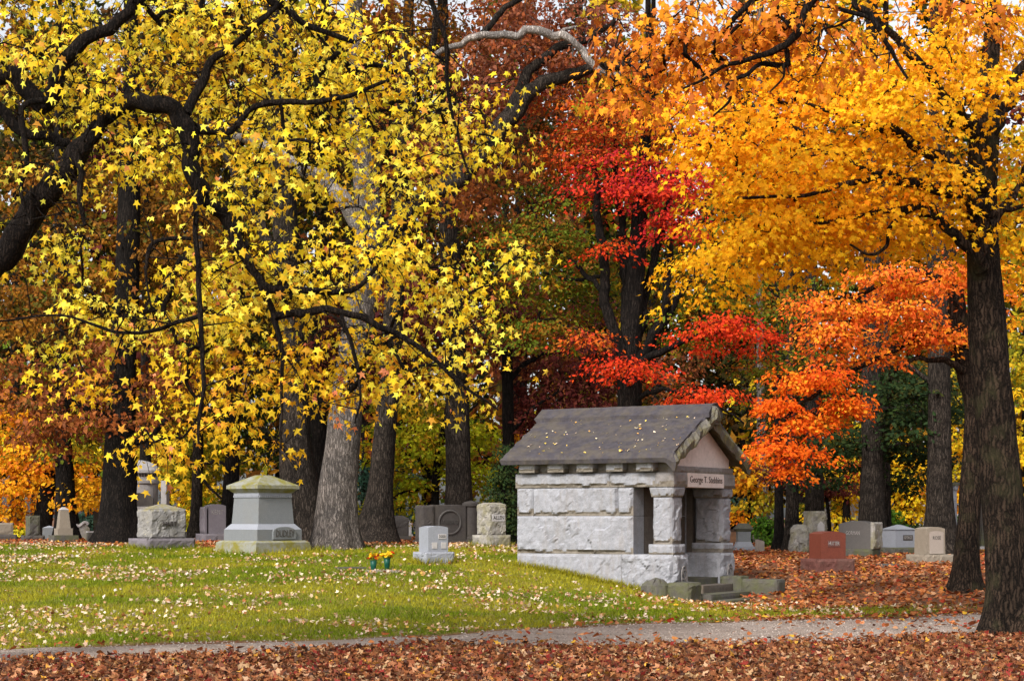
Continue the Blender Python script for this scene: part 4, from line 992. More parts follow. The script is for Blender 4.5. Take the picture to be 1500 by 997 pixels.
    for ids in reversed(chains):
        cnt[ids[-1]] += 1
        for ii in reversed(ids[1:]):
            pr_ = par_[ii]
            if pr_ >= start: cnt[pr_] += cnt[ii]
    # fix double counting along chains: counts only serve as a thickness guide
    rt = 0.006 * twig_scale * np.sqrt(1 + np.minimum(cnt, 60) * 0.55)
    PA = np.array(P_)
    tubes = list(side_tw)
    for ids in chains:
        rd = rt[ids].copy(); rd[0] = rd[1] if ids[0] >= start else min(rd[1] * 1.15, NR[ids[0]])
        tubes.append((PA[ids], rd))
    # leaves
    nl_tot = [bl[7] for bl in blobs]
    pos, nrm, tip, col, spr = [], [], [], [], []
    for bi, bl in enumerate(blobs):
        sel = np.where(cb == bi)[0]; nl = bl[7]
        sp = sel[r_.integers(0, len(sel), nl)]
        a_ = r_.uniform(0, 2 * math.pi, nl); q_ = np.sqrt(r_.uniform(0, 1, nl)); R_ = spray_r * np.repeat(r_.uniform(0.7, 1.3, 1), nl) * (0.7 + 0.6 * _hash(sp, sp * 0, sp * 0, 3))
        off = np.c_[np.cos(a_) * q_ * R_, np.sin(a_) * q_ * R_, -droop * q_ ** 2 * R_ + r_.normal(0, layer + hang * 0.12, nl)]
        p_ = C[sp] + off
        rad_dir = np.c_[np.cos(a_), np.sin(a_), np.zeros(nl)]
        nn_ = np.array([0, 0, 1.0]) * (1 - hang) + rad_dir * (0.25 + hang * 0.6) + r_.normal(0, 0.45, (nl, 3)) + np.array([0, -0.3, 0.1]) + OD[sp] * 0.55
        tt = rad_dir * (1 - hang) * 0.8 + np.array([0, 0, -1.0]) * (0.25 + hang * 0.9) + r_.normal(0, 0.4, (nl, 3))
        pos.append(p_); nrm.append(nn_); tip.append(tt); spr.append(sp)
        col.append(pick_colors(PAL[bl[6]], nl, sp, r_))
    pos = np.concatenate(pos); nrm = np.concatenate(nrm); tip = np.concatenate(tip); col = np.concatenate(col); spr = np.concatenate(spr)
    size = lsize * r_.uniform(0.55, 1.3, len(pos))
    if sub_twigs:
        for s_ in np.unique(spr):
            ii = np.where(spr == s_)[0]
            for q2 in ii[::5]:
                a_, b_ = C[s_], pos[q2]; mid = (a_ + b_) / 2 + np.array([0, 0, 0.05])
                tubes.append((np.array([a_, mid, b_]), np.array([0.005, 0.004, 0.0025]) * twig_scale))
    tm = tubes_mesh('twig', tubes, 5)
    tg = obj('twig', tm, twig_mat or bark, root); tg['kind'] = 'stuff'; N_TRI[0] += len(tm.polygons) * 2
    fr = leaf_frames(nrm, tip)
    keep = np.ones(len(pos), bool)
    if parts:
        Wp = pos + org
        px_ = Wp[:, 0] / Wp[:, 1] * F + 750; py_ = HOR - (Wp[:, 2] - CAM_H) / Wp[:, 1] * F
        face = np.abs(fr[2][:, 1]) * size / Wp[:, 1]
        vis = (px_ > 8) & (px_ < 1492) & (py_ > 8) & (py_ < 990)
        front = Wp[:, 1] < np.percentile(Wp[:, 1], 45)
        score = np.where(vis & front, face, 0); order = np.argsort(-score)[:parts]
        lm = mesh_arrays('leaf', tmpl, np.arange(len(tmpl)), [0], [len(tmpl)])
        lm.materials.append(leaf_mat(name + '_leaf', 0.42, part_stops))
        for q2 in order:
            lo = bpy.data.objects.new('leaf', lm); COL.objects.link(lo); lo.parent = root
            M_ = Matrix(((fr[0][q2][0]*size[q2], fr[1][q2][0]*size[q2], fr[2][q2][0]*size[q2], pos[q2][0]),
                         (fr[0][q2][1]*size[q2], fr[1][q2][1]*size[q2], fr[2][q2][1]*size[q2], pos[q2][1]),
                         (fr[0][q2][2]*size[q2], fr[1][q2][2]*size[q2], fr[2][q2][2]*size[q2], pos[q2][2]), (0, 0, 0, 1)))
            lo.matrix_local = M_
        keep[order] = False
    fm = leaves_mesh('foliage', tmpl, pos[keep], tuple(f[keep] for f in fr), size[keep], col[keep])
    fo = obj('foliage', fm, M_LEAF, root); fo['kind'] = 'stuff'; N_TRI[0] += keep.sum() * (len(tmpl) - 2)
    return root

# --- foreground sweetgum-like yellow tree, trunk just outside the left edge
tree('yellow_tree', 'large yellow-leaved tree with crooked dark limbs reaching in from the left edge', 20.0,
     [(-215, 990, 105), (-205, 800, 92), (-185, 600, 86), (-150, 380, 78), (-120, 150, 66), (-100, -80, 52), (-60, -300, 34)],
     [(90, 50, 170, 110, 0.7, 1.6, 'yellow', 1462), (330, 60, 170, 110, 1.2, 1.7, 'yellow', 1579), (530, 90, 150, 115, 1.5, 1.6, 'yellow', 1235), (560, 230, 150, 110, 1.3, 1.4, 'yellow', 1040), (390, 230, 120, 90, 1.0, 1.3, 'yellow', 608), (190, 200, 100, 70, 0.7, 1.2, 'yellow', 444), (300, 430, 150, 85, 0.4, 1.4, 'yellow', 1111), (470, 400, 150, 90, 0.7, 1.4, 'yellow', 1111), (640, 385, 130, 85, 1.2, 1.3, 'yellow', 765), (745, 370, 50, 35, 1.3, 0.7, 'yellow', 111), (420, 530, 150, 65, 0.5, 1.2, 'yellow_hang', 839), (630, 500, 110, 80, 1.0, 1.1, 'yellow', 691), (170, 450, 110, 50, 0.5, 1.0, 'yellow', 321), (60, 350, 90, 60, 0.7, 1.0, 'yellow', 247), (60, 500, 70, 40, 0.7, 0.8, 'yellow', 111), (150, 560, 90, 40, 0.7, 0.8, 'yellow_hang', 135), (300, 600, 70, 70, 0.3, 0.8, 'yellow_hang', 321), (255, 648, 60, 32, 0.3, 0.6, 'yellow_hang', 185), (405, 642, 34, 20, 0.3, 0.4, 'yellow_hang', 52), (700, 160, 70, 110, 1.5, 1.0, 'yellow', 221), (520, 570, 60, 40, 0.9, 0.7, 'yellow_hang', 111), (130, 120, 50, 30, -0.9, 0.25, 'yellow', 60), (225, 215, 60, 35, -0.9, 0.3, 'yellow', 70), (330, 300, 60, 50, -0.9, 0.3, 'yellow', 90), (60, 235, 50, 40, -0.8, 0.3, 'yellow', 60), (20, 60, 40, 40, -0.8, 0.3, 'yellow', 70), (360, 170, 50, 30, -0.8, 0.3, 'yellow', 70)],
     (T_STAR, 0.108),
     limbs=[[(-175, 560, 56), (-70, 465, 44), (0, 380, 39), (35, 330, 37), (62, 285, 36), (88, 250, 35), (110, 218, 32), (128, 195, 22), (152, 168, 12)],
            [(122, 205, 20), (150, 166, 22), (172, 154, 25), (215, 160, 26), (248, 160, 27), (264, 168, 27), (272, 190, 27), (280, 222, 26), (298, 268, 24), (318, 296, 22), (340, 338, 18), (356, 366, 16), (372, 402, 13), (398, 455, 10), (412, 520, 7), (413, 590, 4), (411, 655, 2.5)],
            [(-130, 200, 36), (-50, 130, 30), (0, 117, 27), (40, 128, 28), (72, 138, 28), (84, 122, 26), (92, 95, 22), (112, 72, 20), (150, 50, 18), (182, 22, 17), (205, -2, 16), (245, -50, 13)],
            [(-140, 260, 24), (-40, 140, 18), (30, 188, 15), (62, 192, 14), (100, 208, 14)],
            [(270, 178, 16, 0.1), (325, 194, 11, 0.2), (360, 172, 10, 0.3), (400, 155, 9, 0.4), (500, 146, 7, 0.6), (570, 118, 5, 0.8)],
            [(272, 168, 15, 0.1), (296, 118, 13, 0.2), (333, 76, 10, 0.3), (397, 20, 8, 0.4), (440, -30, 6, 0.5)],
            [(292, 262, 9, -0.2), (288, 350, 8, -0.4), (295, 460, 8, -0.5), (297, 545, 7, -0.5), (291, 650, 4, -0.5)],
            [(295, 462, 7, -0.5), (232, 482, 6, -0.5), (170, 486, 5, -0.5), (90, 462, 3.5, -0.5), (0, 470, 2.5, -0.4)],
            [(384, 418, 14, 0), (430, 427, 11, 0.1), (500, 427, 9, 0.3), (545, 402, 7, 0.4), (585, 330, 4, 0.5)],
            [(402, 462, 12, 0), (434, 457, 12, 0), (485, 453, 11, 0.1), (553, 479, 10, 0.2), (605, 506, 8, 0.3), (675, 560, 5, 0.4), (730, 600, 3, 0.5)],
            [(500, 458, 7, 0.1), (519, 516, 6, 0.1), (530, 578, 4, 0.1), (520, 620, 3, 0.1)],
            [(-40, -60, 24), (120, -70, 20, 0.2), (300, -50, 16, 0.4), (410, 10, 11, 0.5), (455, 40, 9, 0.6), (520, 62, 6, 0.7)],
            [(80, 140, 10, -0.2), (35, 160, 9, -0.3), (38, 240, 8, -0.3), (30, 280, 6, -0.3), (45, 330, 4, -0.3)],
            [(110, 220, 10, -0.2), (118, 290, 9, -0.3), (125, 330, 5, -0.3)],
            [(280, 350, 6, -0.4), (225, 355, 6, -0.4), (213, 390, 5, -0.4), (222, 450, 3, -0.4)],
            [(620, -40, 10, 0.6), (650, 60, 7, 0.7), (660, 160, 5, 0.8), (690, 260, 3.5, 0.8)]],
     bark=M_BARK_WET, hang=0.62, spray_r=0.42, per_spray=26, droop=0.5, parts=300, limb_dy=-0.35, sides=28, sub_twigs=0.5, seed=3, twig_scale=1.0,
     part_stops=[(0.0, (0.82, 0.56, 0.02)), (0.35, (0.86, 0.64, 0.05)), (0.7, (0.78, 0.46, 0.02)), (1.0, (0.74, 0.33, 0.06))])

# --- big golden maple at the right
tree('golden_maple', 'big golden-orange maple with stout dark trunk at the right edge', 26.0,
     [(1482, 930, 66), (1479, 860, 62), (1472, 760, 60), (1460, 620, 57), (1448, 500, 55), (1440, 380, 48), (1438, 280, 44), (1442, 200, 42), (1448, 120, 30), (1455, 20, 22), (1460, -120, 14)],
     [(1250, 60, 210, 85, 0, 2.2, 'gold', 4200), (1440, 70, 120, 80, 1.3, 2.0, 'goldyellow', 2400), (1110, 170, 150, 85, -0.4, 2.0, 'gold', 3400), (1300, 180, 150, 75, -0.3, 2.0, 'goldyellow', 3400),
      (1110, 280, 120, 75, -0.6, 1.8, 'goldyellow', 3000), (1240, 285, 140, 65, -0.5, 1.9, 'gold', 3200), (1090, 365, 75, 42, -0.6, 1.2, 'goldyellow', 1300), (1180, 350, 90, 40, -0.4, 1.2, 'goldyellow', 1200), (1350, 320, 90, 40, 0.3, 1.4, 'goldyellow', 1300), (1475, 260, 50, 100, 0.4, 1.4, 'goldyellow', 1300),
      (1485, 370, 30, 55, 0.8, 1.0, 'gold', 450), (1045, 425, 28, 15, -0.6, 0.5, 'goldyellow', 160), (1000, 110, 70, 60, 0.5, 1.2, 'orange', 900), (1375, 255, 55, 40, -0.2, 0.9, 'goldyellow', 500), (1460, 130, 60, 30, -1.0, 0.6, 'goldyellow', 420)],
     (T_MAPLE, 0.105),
     limbs=[[(1442, 210, 30), (1405, 175, 24), (1390, 150, 20, -0.3), (1340, 90, 14, -0.5), (1280, 20, 9, -0.8)], [(1443, 200, 32), (1478, 150, 22, 0.2), (1492, 110, 16, 0.3), (1530, 40, 10, 0.4)],
            [(1440, 270, 26), (1400, 245, 20, -0.3), (1370, 228, 18, -0.5), (1312, 196, 15, -0.8), (1270, 185, 9, -1.0), (1180, 150, 5, -1.2)],
            [(1438, 300, 24), (1400, 285, 19, -0.3), (1335, 265, 15, -0.6), (1300, 252, 13, -0.8), (1280, 260, 10, -0.9), (1180, 285, 6, -1.2), (1080, 290, 4, -1.4)],
            [(1440, 395, 22), (1418, 365, 17, -0.2), (1380, 325, 13, -0.4), (1350, 300, 9, -0.6), (1250, 320, 6, -0.8), (1110, 330, 4, -1.0)],
            [(1352, 302, 8, -0.6), (1325, 312, 7, -0.7), (1304, 335, 6, -0.8), (1298, 362, 5, -0.8), (1272, 372, 4, -0.9), (1245, 358, 3, -0.9)],
            [(1445, 330, 18), (1480, 290, 12, 0.3), (1510, 235, 9, 0.5)], [(1448, 310, 14), (1475, 305, 9, 0.2), (1515, 300, 6, 0.3)],
            [(1290, 255, 8, -0.9), (1245, 240, 8, -0.9), (1230, 225, 6, -1.0), (1180, 230, 4, -1.0)]],
     bark=M_BARK_MAPLE, hang=0.26, spray_r=0.72, per_spray=85, droop=0.42, parts=300, limb_dy=-0.25, sides=72, seed=7, flare=1.45, twig_mat=M_BARK_WET,
     part_stops=[(0.0, (0.80, 0.38, 0.012)), (0.5, (0.83, 0.46, 0.016)), (1.0, (0.78, 0.30, 0.012))])

# --- orange oak whose branches hang in at the top right
tree('orange_oak', 'oak with rust-orange leaves on crooked dark branches hanging in at the top right', 22.0,
     [(1800, 965, 95), (1795, 700, 78), (1780, 400, 70), (1760, 100, 60), (1740, -150, 44)],
     [(1010, 50, 120, 60, 0.2, 0.9, 'oak_orange', 620), (1150, 20, 120, 40, 0, 0.9, 'oak_orange', 420), (930, 110, 60, 50, 0.5, 0.8, 'oak_orange', 240), (1230, 90, 70, 30, -0.3, 0.6, 'oak_orange', 130), (1440, 20, 70, 35, 0, 0.6, 'oak_orange', 160), (1050, 100, 60, 25, 0, 0.6, 'oak_orange', 90)],
     (T_OAK, 0.14),
     limbs=[[(1765, 60, 46), (1600, -90, 36), (1400, -130, 28), (1250, -80, 20), (1192, -5, 14), (1180, 25, 13), (1165, 50, 12), (1148, 68, 11), (1110, 80, 8), (1070, 95, 6), (1040, 112, 5), (1000, 130, 3)],
            [(1150, 66, 8), (1152, 92, 9), (1120, 92, 7), (1095, 108, 6), (1065, 125, 5), (1068, 145, 4), (1045, 170, 3)], [(1150, 92, 4), (1148, 112, 3.5), (1128, 135, 2.5)],
            [(1400, -128, 16), (1240, -60, 14), (1150, -20, 11), (1105, 5, 9), (1080, 25, 8), (1058, 50, 6), (1045, 65, 4)], [(1105, 4, 8), (1090, 30, 6), (1070, 50, 4)],
            [(1420, -130, 14), (1300, -60, 12), (1248, 0, 10), (1270, 22, 9), (1290, 50, 8), (1310, 85, 6), (1330, 115, 4)], [(1275, 28, 7), (1240, 18, 6), (1212, 10, 6)], [(1250, 24, 4), (1225, 38, 3.5), (1203, 45, 3), (1200, 68, 2.5), (1212, 75, 2)]],
     bark=M_BARK_WET, limb_dy=-0.4, hang=0.55, spray_r=0.4, per_spray=14, droop=0.4, sides=24, seed=9, sub_twigs=0.12)

# --- vivid orange maple behind the golden one
tree('orange_maple', 'vivid red-orange maple with leaning trunk just behind the golden maple', 36.0,
     [(1414, 866, 36), (1417, 800, 33), (1423, 700, 31), (1428, 600, 30), (1415, 540, 28), (1404, 460, 24), (1395, 380, 18), (1385, 300, 12)],
     [(1185, 548, 60, 12, -1, 1.2, 'vivid', 1500), (1140, 585, 26, 10, -1.2, 0.9, 'vivid', 700), (1235, 588, 36, 10, -1.2, 0.9, 'vivid', 850), (1180, 612, 45, 8, -1.0, 0.9, 'vivid', 800), (1135, 645, 22, 8, -1.2, 0.7, 'vivid', 620), (1175, 655, 20, 8, -1.1, 0.6, 'vivid', 420), (1160, 684, 16, 8, -1, 0.4, 'vivid', 300), (1330, 405, 95, 26, -0.5, 1.5, 'salmon', 2500), (1300, 450, 60, 14, -0.7, 1.2, 'salmon', 1200), (1215, 435, 45, 14, -0.6, 1.1, 'salmon', 1000), (1215, 478, 40, 12, -0.7, 1.0, 'salmon', 900), (1360, 478, 60, 22, -0.5, 1.2, 'salmon', 1700),
      (1410, 390, 55, 55, 0, 1.2, 'salmon', 1500), (1300, 510, 40, 15, -0.6, 0.6, 'salmon', 300), (1490, 420, 40, 60, 1.2, 0.9, 'orange', 700), (1230, 505, 45, 20, -0.6, 0.7, 'salmon', 450)],
     (T_SIX, 0.088),
     limbs=[[(1404, 480, 16), (1350, 500, 12, -0.4), (1290, 520, 9, -0.6), (1220, 560, 7, -0.9), (1160, 600, 5, -1.0), (1130, 650, 3, -1)], [(1398, 420, 14), (1340, 400, 10, -0.3), (1260, 430, 7, -0.5), (1200, 450, 4, -0.6)], [(1418, 555, 14), (1390, 535, 10, -0.3), (1345, 525, 7, -0.4), (1310, 545, 4, -0.5)]],
     bark=M_BARK_MAPLE, hang=0.16, spray_r=0.52, per_spray=70, droop=0.5, layer=0.03, sides=30, seed=12, flare=1.35, twig_mat=M_BARK_DARK)

# --- red maple behind the mausoleum
tree('red_maple', 'many-stemmed crimson and green maple rising directly behind the mausoleum', 47.0,
     [(922, 800, 40), (922, 690, 36), (922, 600, 35), (922, 530, 36), (926, 460, 30), (932, 380, 26), (938, 300, 22), (946, 200, 16), (950, 90, 10)],
     [(890, 185, 100, 45, 0, 2.2, 'redorange', 3000), (850, 220, 50, 60, 0.5, 1.6, 'redorange', 1300), (940, 265, 95, 42, -0.6, 2.0, 'crimson', 3400), (988, 325, 34, 30, -0.8, 1.0, 'crimson', 800), (1000, 240, 40, 60, 0.2, 1.2, 'crimson', 900),
      (800, 320, 75, 90, 1.0, 2.2, 'olive', 2600), (860, 420, 80, 60, 2.2, 1.6, 'olive', 1700), (1020, 420, 80, 80, 1.5, 2.0, 'olive', 2200), (780, 440, 70, 60, 1.5, 1.6, 'olive', 1600), (1120, 420, 100, 70, 1.5, 2.0, 'olive', 2800),
      (920, 530, 50, 20, -1.0, 1.0, 'red', 900), (1070, 485, 85, 34, -0.8, 1.4, 'red', 1900), (1025, 575, 55, 20, -1.0, 0.9, 'red', 900), (870, 490, 40, 18, -0.5, 0.8, 'redorange', 400), (900, 360, 26, 24, -1, 0.6, 'red', 260), (1140, 520, 70, 50, 1.0, 1.4, 'olive', 1300), (760, 350, 60, 60, 0.3, 1.6, 'olive', 1900), (830, 380, 60, 50, 0.8, 1.4, 'olive', 1300), (1020, 470, 60, 40, 0.6, 1.2, 'olive', 1000), (800, 480, 60, 40, 0.5, 1.2, 'olive', 1000), (1000, 180, 60, 50, 1, 1.5, 'redorange', 1000), (830, 110, 70, 50, 1, 1.5, 'redorange', 900)],
     (T_SIX, 0.105),
     limbs=[[(922, 560, 22), (905, 500, 18, -0.2), (888, 430, 15, -0.3), (882, 370, 14, -0.3), (877, 310, 12, -0.3), (868, 240, 7, -0.2)], [(924, 520, 20), (945, 450, 16, 0.2), (958, 380, 13, 0.2), (975, 310, 9, 0.2), (985, 250, 5, 0.2)], [(928, 550, 22), (955, 500, 16, -0.3), (975, 440, 13, -0.4), (980, 370, 10, -0.4), (985, 330, 7, -0.4)],
            [(964, 480, 13, -0.3), (1000, 430, 10, -0.3), (1030, 395, 8, -0.3), (1080, 370, 5, -0.2)], [(888, 430, 9, -0.3), (850, 395, 7, 0), (810, 360, 6, 0.4), (770, 290, 4, 0.8)], [(880, 405, 6), (840, 410, 5, 0.3), (800, 400, 4, 0.6)], [(940, 530, 12, -0.3), (990, 500, 9, -0.5), (1050, 480, 6, -0.7), (1100, 470, 3, -0.8)], [(922, 590, 9), (970, 570, 7, -0.6), (1040, 590, 4, -0.9), (1090, 620, 3, -0.9)], [(918, 480, 18), (912, 400, 14, 0.4), (905, 300, 10, 0.5), (900, 200, 6, 0.5)]],
     bark=M_BARK_DARK, hang=0.18, spray_r=0.85, per_spray=75, droop=0.4, layer=0.04, sides=20, seed=15)

# --- the great pale leaning tree with the bare limbs
tree('leaning_tree', 'great pale grey-barked tree leaning right with a long bare limb', 46.5,
     [(494, 806, 62), (495, 740, 56), (499, 680, 52), (507, 600, 47), (518, 520, 45), (530, 440, 43), (540, 370, 42), (538, 290, 38), (528, 200, 32), (522, 100, 26), (520, -20, 18)],
     [(790, 80, 110, 70, 1.0, 2.0, 'pinkrust', 2600), (720, 150, 70, 70, 1.2, 1.8, 'pinkrust', 1500), (870, 40, 70, 60, 1.2, 1.8, 'pinkrust', 1300), (660, 230, 80, 70, 1.5, 1.8, 'rust', 1300), (760, 20, 130, 40, 1.0, 1.8, 'pinkrust', 1300), (620, 20, 120, 60, 1.8, 1.8, 'brownorange', 1300), (700, 300, 60, 40, 1.5, 1.2, 'rust', 500)],
     (T_SIX, 0.13),
     limbs=[[(545, 372, 34), (575, 335, 29, -0.1), (612, 303, 27, -0.2), (655, 272, 26, -0.3), (702, 236, 25, -0.4), (738, 185, 24, -0.5), (768, 145, 23, -0.5), (815, 115, 19, -0.5), (870, 97, 16, -0.5), (940, 92, 12, -0.4), (1010, 82, 7, -0.3)],
            [(705, 232, 20, -0.4), (765, 130, 17, -0.2), (800, 80, 14, 0.1), (860, 60, 11, 0.3), (900, 30, 7, 0.4)],
            [(600, 100, 6, -1.0), (668, 65, 9, -1.2), (710, 52, 11, -1.3), (760, 48, 12, -1.3), (812, 50, 12, -1.3), (845, 72, 11, -1.3), (868, 95, 10, -1.3), (892, 110, 9, -1.3), (918, 104, 6, -1.3), (945, 88, 4, -1.3)],
            [(812, 50, 6, -1.3), (830, 46, 5, -1.3), (843, 40, 3.5, -1.3)],
            [(280, 184, 8, -0.8), (340, 200, 12, -0.8), (390, 212, 15, -0.7), (440, 245, 19, -0.5), (480, 270, 22, -0.3), (530, 330, 24, 0)],
            [(700, 60, 8, -1.2), (725, 28, 9, -1.2), (760, 0, 8, -1.2), (790, -30, 7, -1.2)],
            [(536, 280, 20), (570, 200, 16, 0.4), (620, 120, 12, 0.8), (640, 20, 9, 1.0)]],
     bark=M_BARK_GREY, hang=0.3, spray_r=0.7, per_spray=50, droop=0.4, sides=40, bare_parts=(2, 3, 4), limb_bark=M_BARK, seed=18, flare=1.25)

# --- the rest of the wood
G_OLD = 'tall trees among the graves'
tree('straight_tree', 'wide dark-trunked tree with rust-brown crown left of the HART monument', 51.0,
     [(176, 806, 52), (176, 740, 46), (177, 660, 44), (180, 560, 40), (186, 420, 36), (190, 250, 30), (192, 60, 22), (192, -60, 16)],
     [(90, 420, 130, 90, 1, 2.4, 'brownorange', 3400), (240, 370, 110, 90, 1, 2.4, 'brownorange', 2900), (50, 560, 100, 60, 0.5, 2.0, 'rust', 2000), (190, 540, 110, 60, 0.2, 2.0, 'rust', 2200), (90, 620, 100, 40, 0, 1.6, 'rust', 1200), (150, 280, 150, 70, 2, 2.4, 'brownorange', 2600), (330, 500, 60, 60, 1, 1.5, 'brownorange', 900), (200, 610, 50, 25, -0.3, 0.8, 'rust', 350)],
     (T_SIX, 0.15), limbs=[[(178, 660, 14), (215, 640, 10, -0.2), (250, 610, 6, -0.3)], [(180, 640, 14), (130, 600, 10), (60, 570, 6)], [(184, 500, 14), (240, 420, 9), (280, 360, 5)], [(184, 480, 14), (120, 420, 9), (60, 380, 5)]],
     bark=M_BARK_DARK, group=G_OLD, seed=21, flare=1.35, spray_r=0.75, per_spray=55)
tree('amber_tree', 'leaning dark tree with amber-orange foliage at the far left', 62.0,
     [(58, 802, 27), (66, 740, 24), (74, 680, 20), (84, 600, 17), (92, 480, 12), (98, 350, 8)],
     [(30, 680, 90, 55, 0, 2.2, 'amber', 3200), (100, 690, 60, 45, 1, 1.8, 'amber', 1700), (20, 610, 70, 35, 0, 1.8, 'amber', 1300), (130, 715, 25, 28, -0.5, 0.9, 'amber', 500), (30, 745, 50, 25, 0.5, 1.2, 'amber', 600)],
     (T_SIX, 0.16), bark=M_BARK_DARK, group=G_OLD, seed=22, spray_r=0.7, per_spray=50)
tree('straight_tree', 'dark straight trunk with yellow-brown leaves standing behind the short obelisk', 56.0,
     [(100, 804, 34), (97, 740, 28), (93, 660, 25), (90, 560, 22), (88, 400, 18), (86, 200, 12)],
     [(120, 640, 70, 45, 1, 1.8, 'yellowgreen', 1400), (130, 720, 30, 28, 0.6, 1.0, 'amber', 500), (70, 500, 90, 70, 2, 2.0, 'brownorange', 1800)], (T_SIX, 0.15), bark=M_BARK_DARK, group=G_OLD, seed=23, spray_r=0.7, per_spray=50)
tree('straight_tree', 'thin grey-brown tree with yellow-green leaves left of the mossy pedestal monument', 57.0,
     [(286, 800, 20), (288, 740, 17), (290, 660, 16), (292, 560, 14), (294, 400, 10)],
     [(278, 680, 30, 45, 2, 1.8, 'yellowgreen', 1000), (320, 660, 50, 60, 2, 1.8, 'yellowgreen', 1400), (240, 600, 70, 50, 2, 1.8, 'brownorange', 1300), (310, 740, 40, 30, 3, 1.4, 'lime', 600)], (T_SIX, 0.15), limbs=[[(290, 680, 6), (320, 676, 5), (345, 690, 3)], [(290, 690, 5), (315, 720, 4), (335, 735, 3)]], bark=M_BARK, group=G_OLD, seed=24, spray_r=0.65, per_spray=50)
tree('straight_tree', 'narrow black-trunked tree directly behind the mossy pedestal monument', 55.0,
     [(334, 800, 26), (338, 720, 23), (342, 640, 20), (346, 520, 18), (350, 350, 15), (352, 100, 10)],
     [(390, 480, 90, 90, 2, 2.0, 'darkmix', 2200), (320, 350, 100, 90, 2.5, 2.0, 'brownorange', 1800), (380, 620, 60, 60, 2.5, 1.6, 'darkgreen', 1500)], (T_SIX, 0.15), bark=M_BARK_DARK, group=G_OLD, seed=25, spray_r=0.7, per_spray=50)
tree('straight_tree', 'stout grey-brown tree just right of the mossy pedestal monument', 52.0,
     [(442, 804, 60), (440, 740, 52), (434, 660, 46), (430, 560, 43), (424, 430, 40), (416, 300, 37), (408, 150, 32), (402, -20, 24)],
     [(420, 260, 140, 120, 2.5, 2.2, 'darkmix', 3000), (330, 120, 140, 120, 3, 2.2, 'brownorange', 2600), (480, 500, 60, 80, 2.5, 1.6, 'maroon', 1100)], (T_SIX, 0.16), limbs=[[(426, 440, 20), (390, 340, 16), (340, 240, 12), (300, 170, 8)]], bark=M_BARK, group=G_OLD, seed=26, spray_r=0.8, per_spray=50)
tree('straight_tree', 'black straight trunk wedged between the stout grey-brown tree and the pale leaning tree', 57.0,
     [(466, 802, 30), (466, 700, 27), (466, 600, 26), (470, 450, 24), (474, 250, 19), (476, 0, 12)],
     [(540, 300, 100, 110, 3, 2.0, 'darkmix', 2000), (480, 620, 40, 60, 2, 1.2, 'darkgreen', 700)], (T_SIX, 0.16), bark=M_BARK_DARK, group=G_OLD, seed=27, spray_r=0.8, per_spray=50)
tree('straight_tree', 'brown tree leaning slightly right beside the pale leaning tree', 52.0,
     [(548, 806, 46), (555, 740, 37), (562, 660, 34), (570, 560, 31), (578, 430, 28), (586, 300, 25), (594, 120, 20), (600, -20, 14)],
     [(600, 440, 80, 70, 2.5, 1.8, 'maroon', 1300), (640, 120, 130, 110, 3, 2.2, 'rust', 2400)], (T_SIX, 0.16), bark=M_BARK, group=G_OLD, seed=28, spray_r=0.8, per_spray=50)
tree('straight_tree', 'straight brown trunk rising behind the ringed family monument', 55.0,
     [(672, 800, 42), (672, 720, 37), (671, 640, 35), (668, 540, 33), (662, 420, 30), (655, 280, 26), (650, 100, 20), (648, -20, 14)],
     [(680, 380, 80, 80, 2, 1.8, 'darkmix', 1600), (730, 440, 60, 60, 2, 1.6, 'maroon', 1000), (740, 250, 90, 90, 3, 2.0, 'rust', 1900)], (T_SIX, 0.16), bark=M_BARK, group=G_OLD, seed=29, spray_r=0.8, per_spray=50)
tree('lime_maple', 'small lime-green and yellow maple with thin dark stem in the centre distance', 62.0,
     [(636, 800, 15), (637, 740, 13), (640, 680, 12), (652, 620, 10), (662, 560, 7)],
     [(610, 650, 80, 45, 0, 2.2, 'lime', 2400), (590, 720, 50, 40, 0.5, 1.8, 'lime', 1300), (690, 660, 60, 60, 1, 2.0, 'lime', 2200), (620, 600, 70, 30, 1, 1.8, 'yellowgreen', 1300), (655, 760, 30, 25, 0, 1.0, 'lime', 450), (710, 710, 35, 35, 1, 1.2, 'lime', 700), (555, 740, 25, 35, 1, 1.0, 'yellowgreen', 400)], (T_SIX, 0.15), limbs=[[(638, 700, 8), (610, 670, 6), (580, 665, 4)], [(638, 720, 7), (590, 720, 4), (565, 745, 3)], [(648, 640, 7), (680, 610, 5), (700, 590, 3)]], bark=M_BARK_DARK, seed=30, hang=0.2, spray_r=0.7, per_spray=50, droop=0.3)
tree('maroon_tree', 'dark maroon-leaved tree with black trunk left of the mausoleum roof', 58.0,
     [(745, 800, 20), (745, 700, 18), (744, 600, 17), (742, 480, 14), (740, 350, 10)],
     [(800, 520, 80, 70, 1, 2.0, 'maroon', 2800), (850, 590, 70, 40, 1, 1.8, 'maroon', 1900), (770, 600, 45, 40, 1, 1.4, 'maroon', 1100), (880, 490, 60, 60, 3, 1.6, 'maroon', 1300), (770, 450, 50, 40, 1, 1.4, 'maroon', 900), (990, 550, 70, 60, 4, 1.6, 'rust', 1200), (760, 650, 35, 25, 2, 1.2, 'amber', 500)], (T_SIX, 0.14), limbs=[[(744, 640, 7), (780, 600, 5), (820, 570, 3)], [(744, 560, 8), (790, 520, 6), (840, 510, 3)]], bark=M_BARK_DARK, seed=31, spray_r=0.7, per_spray=50)
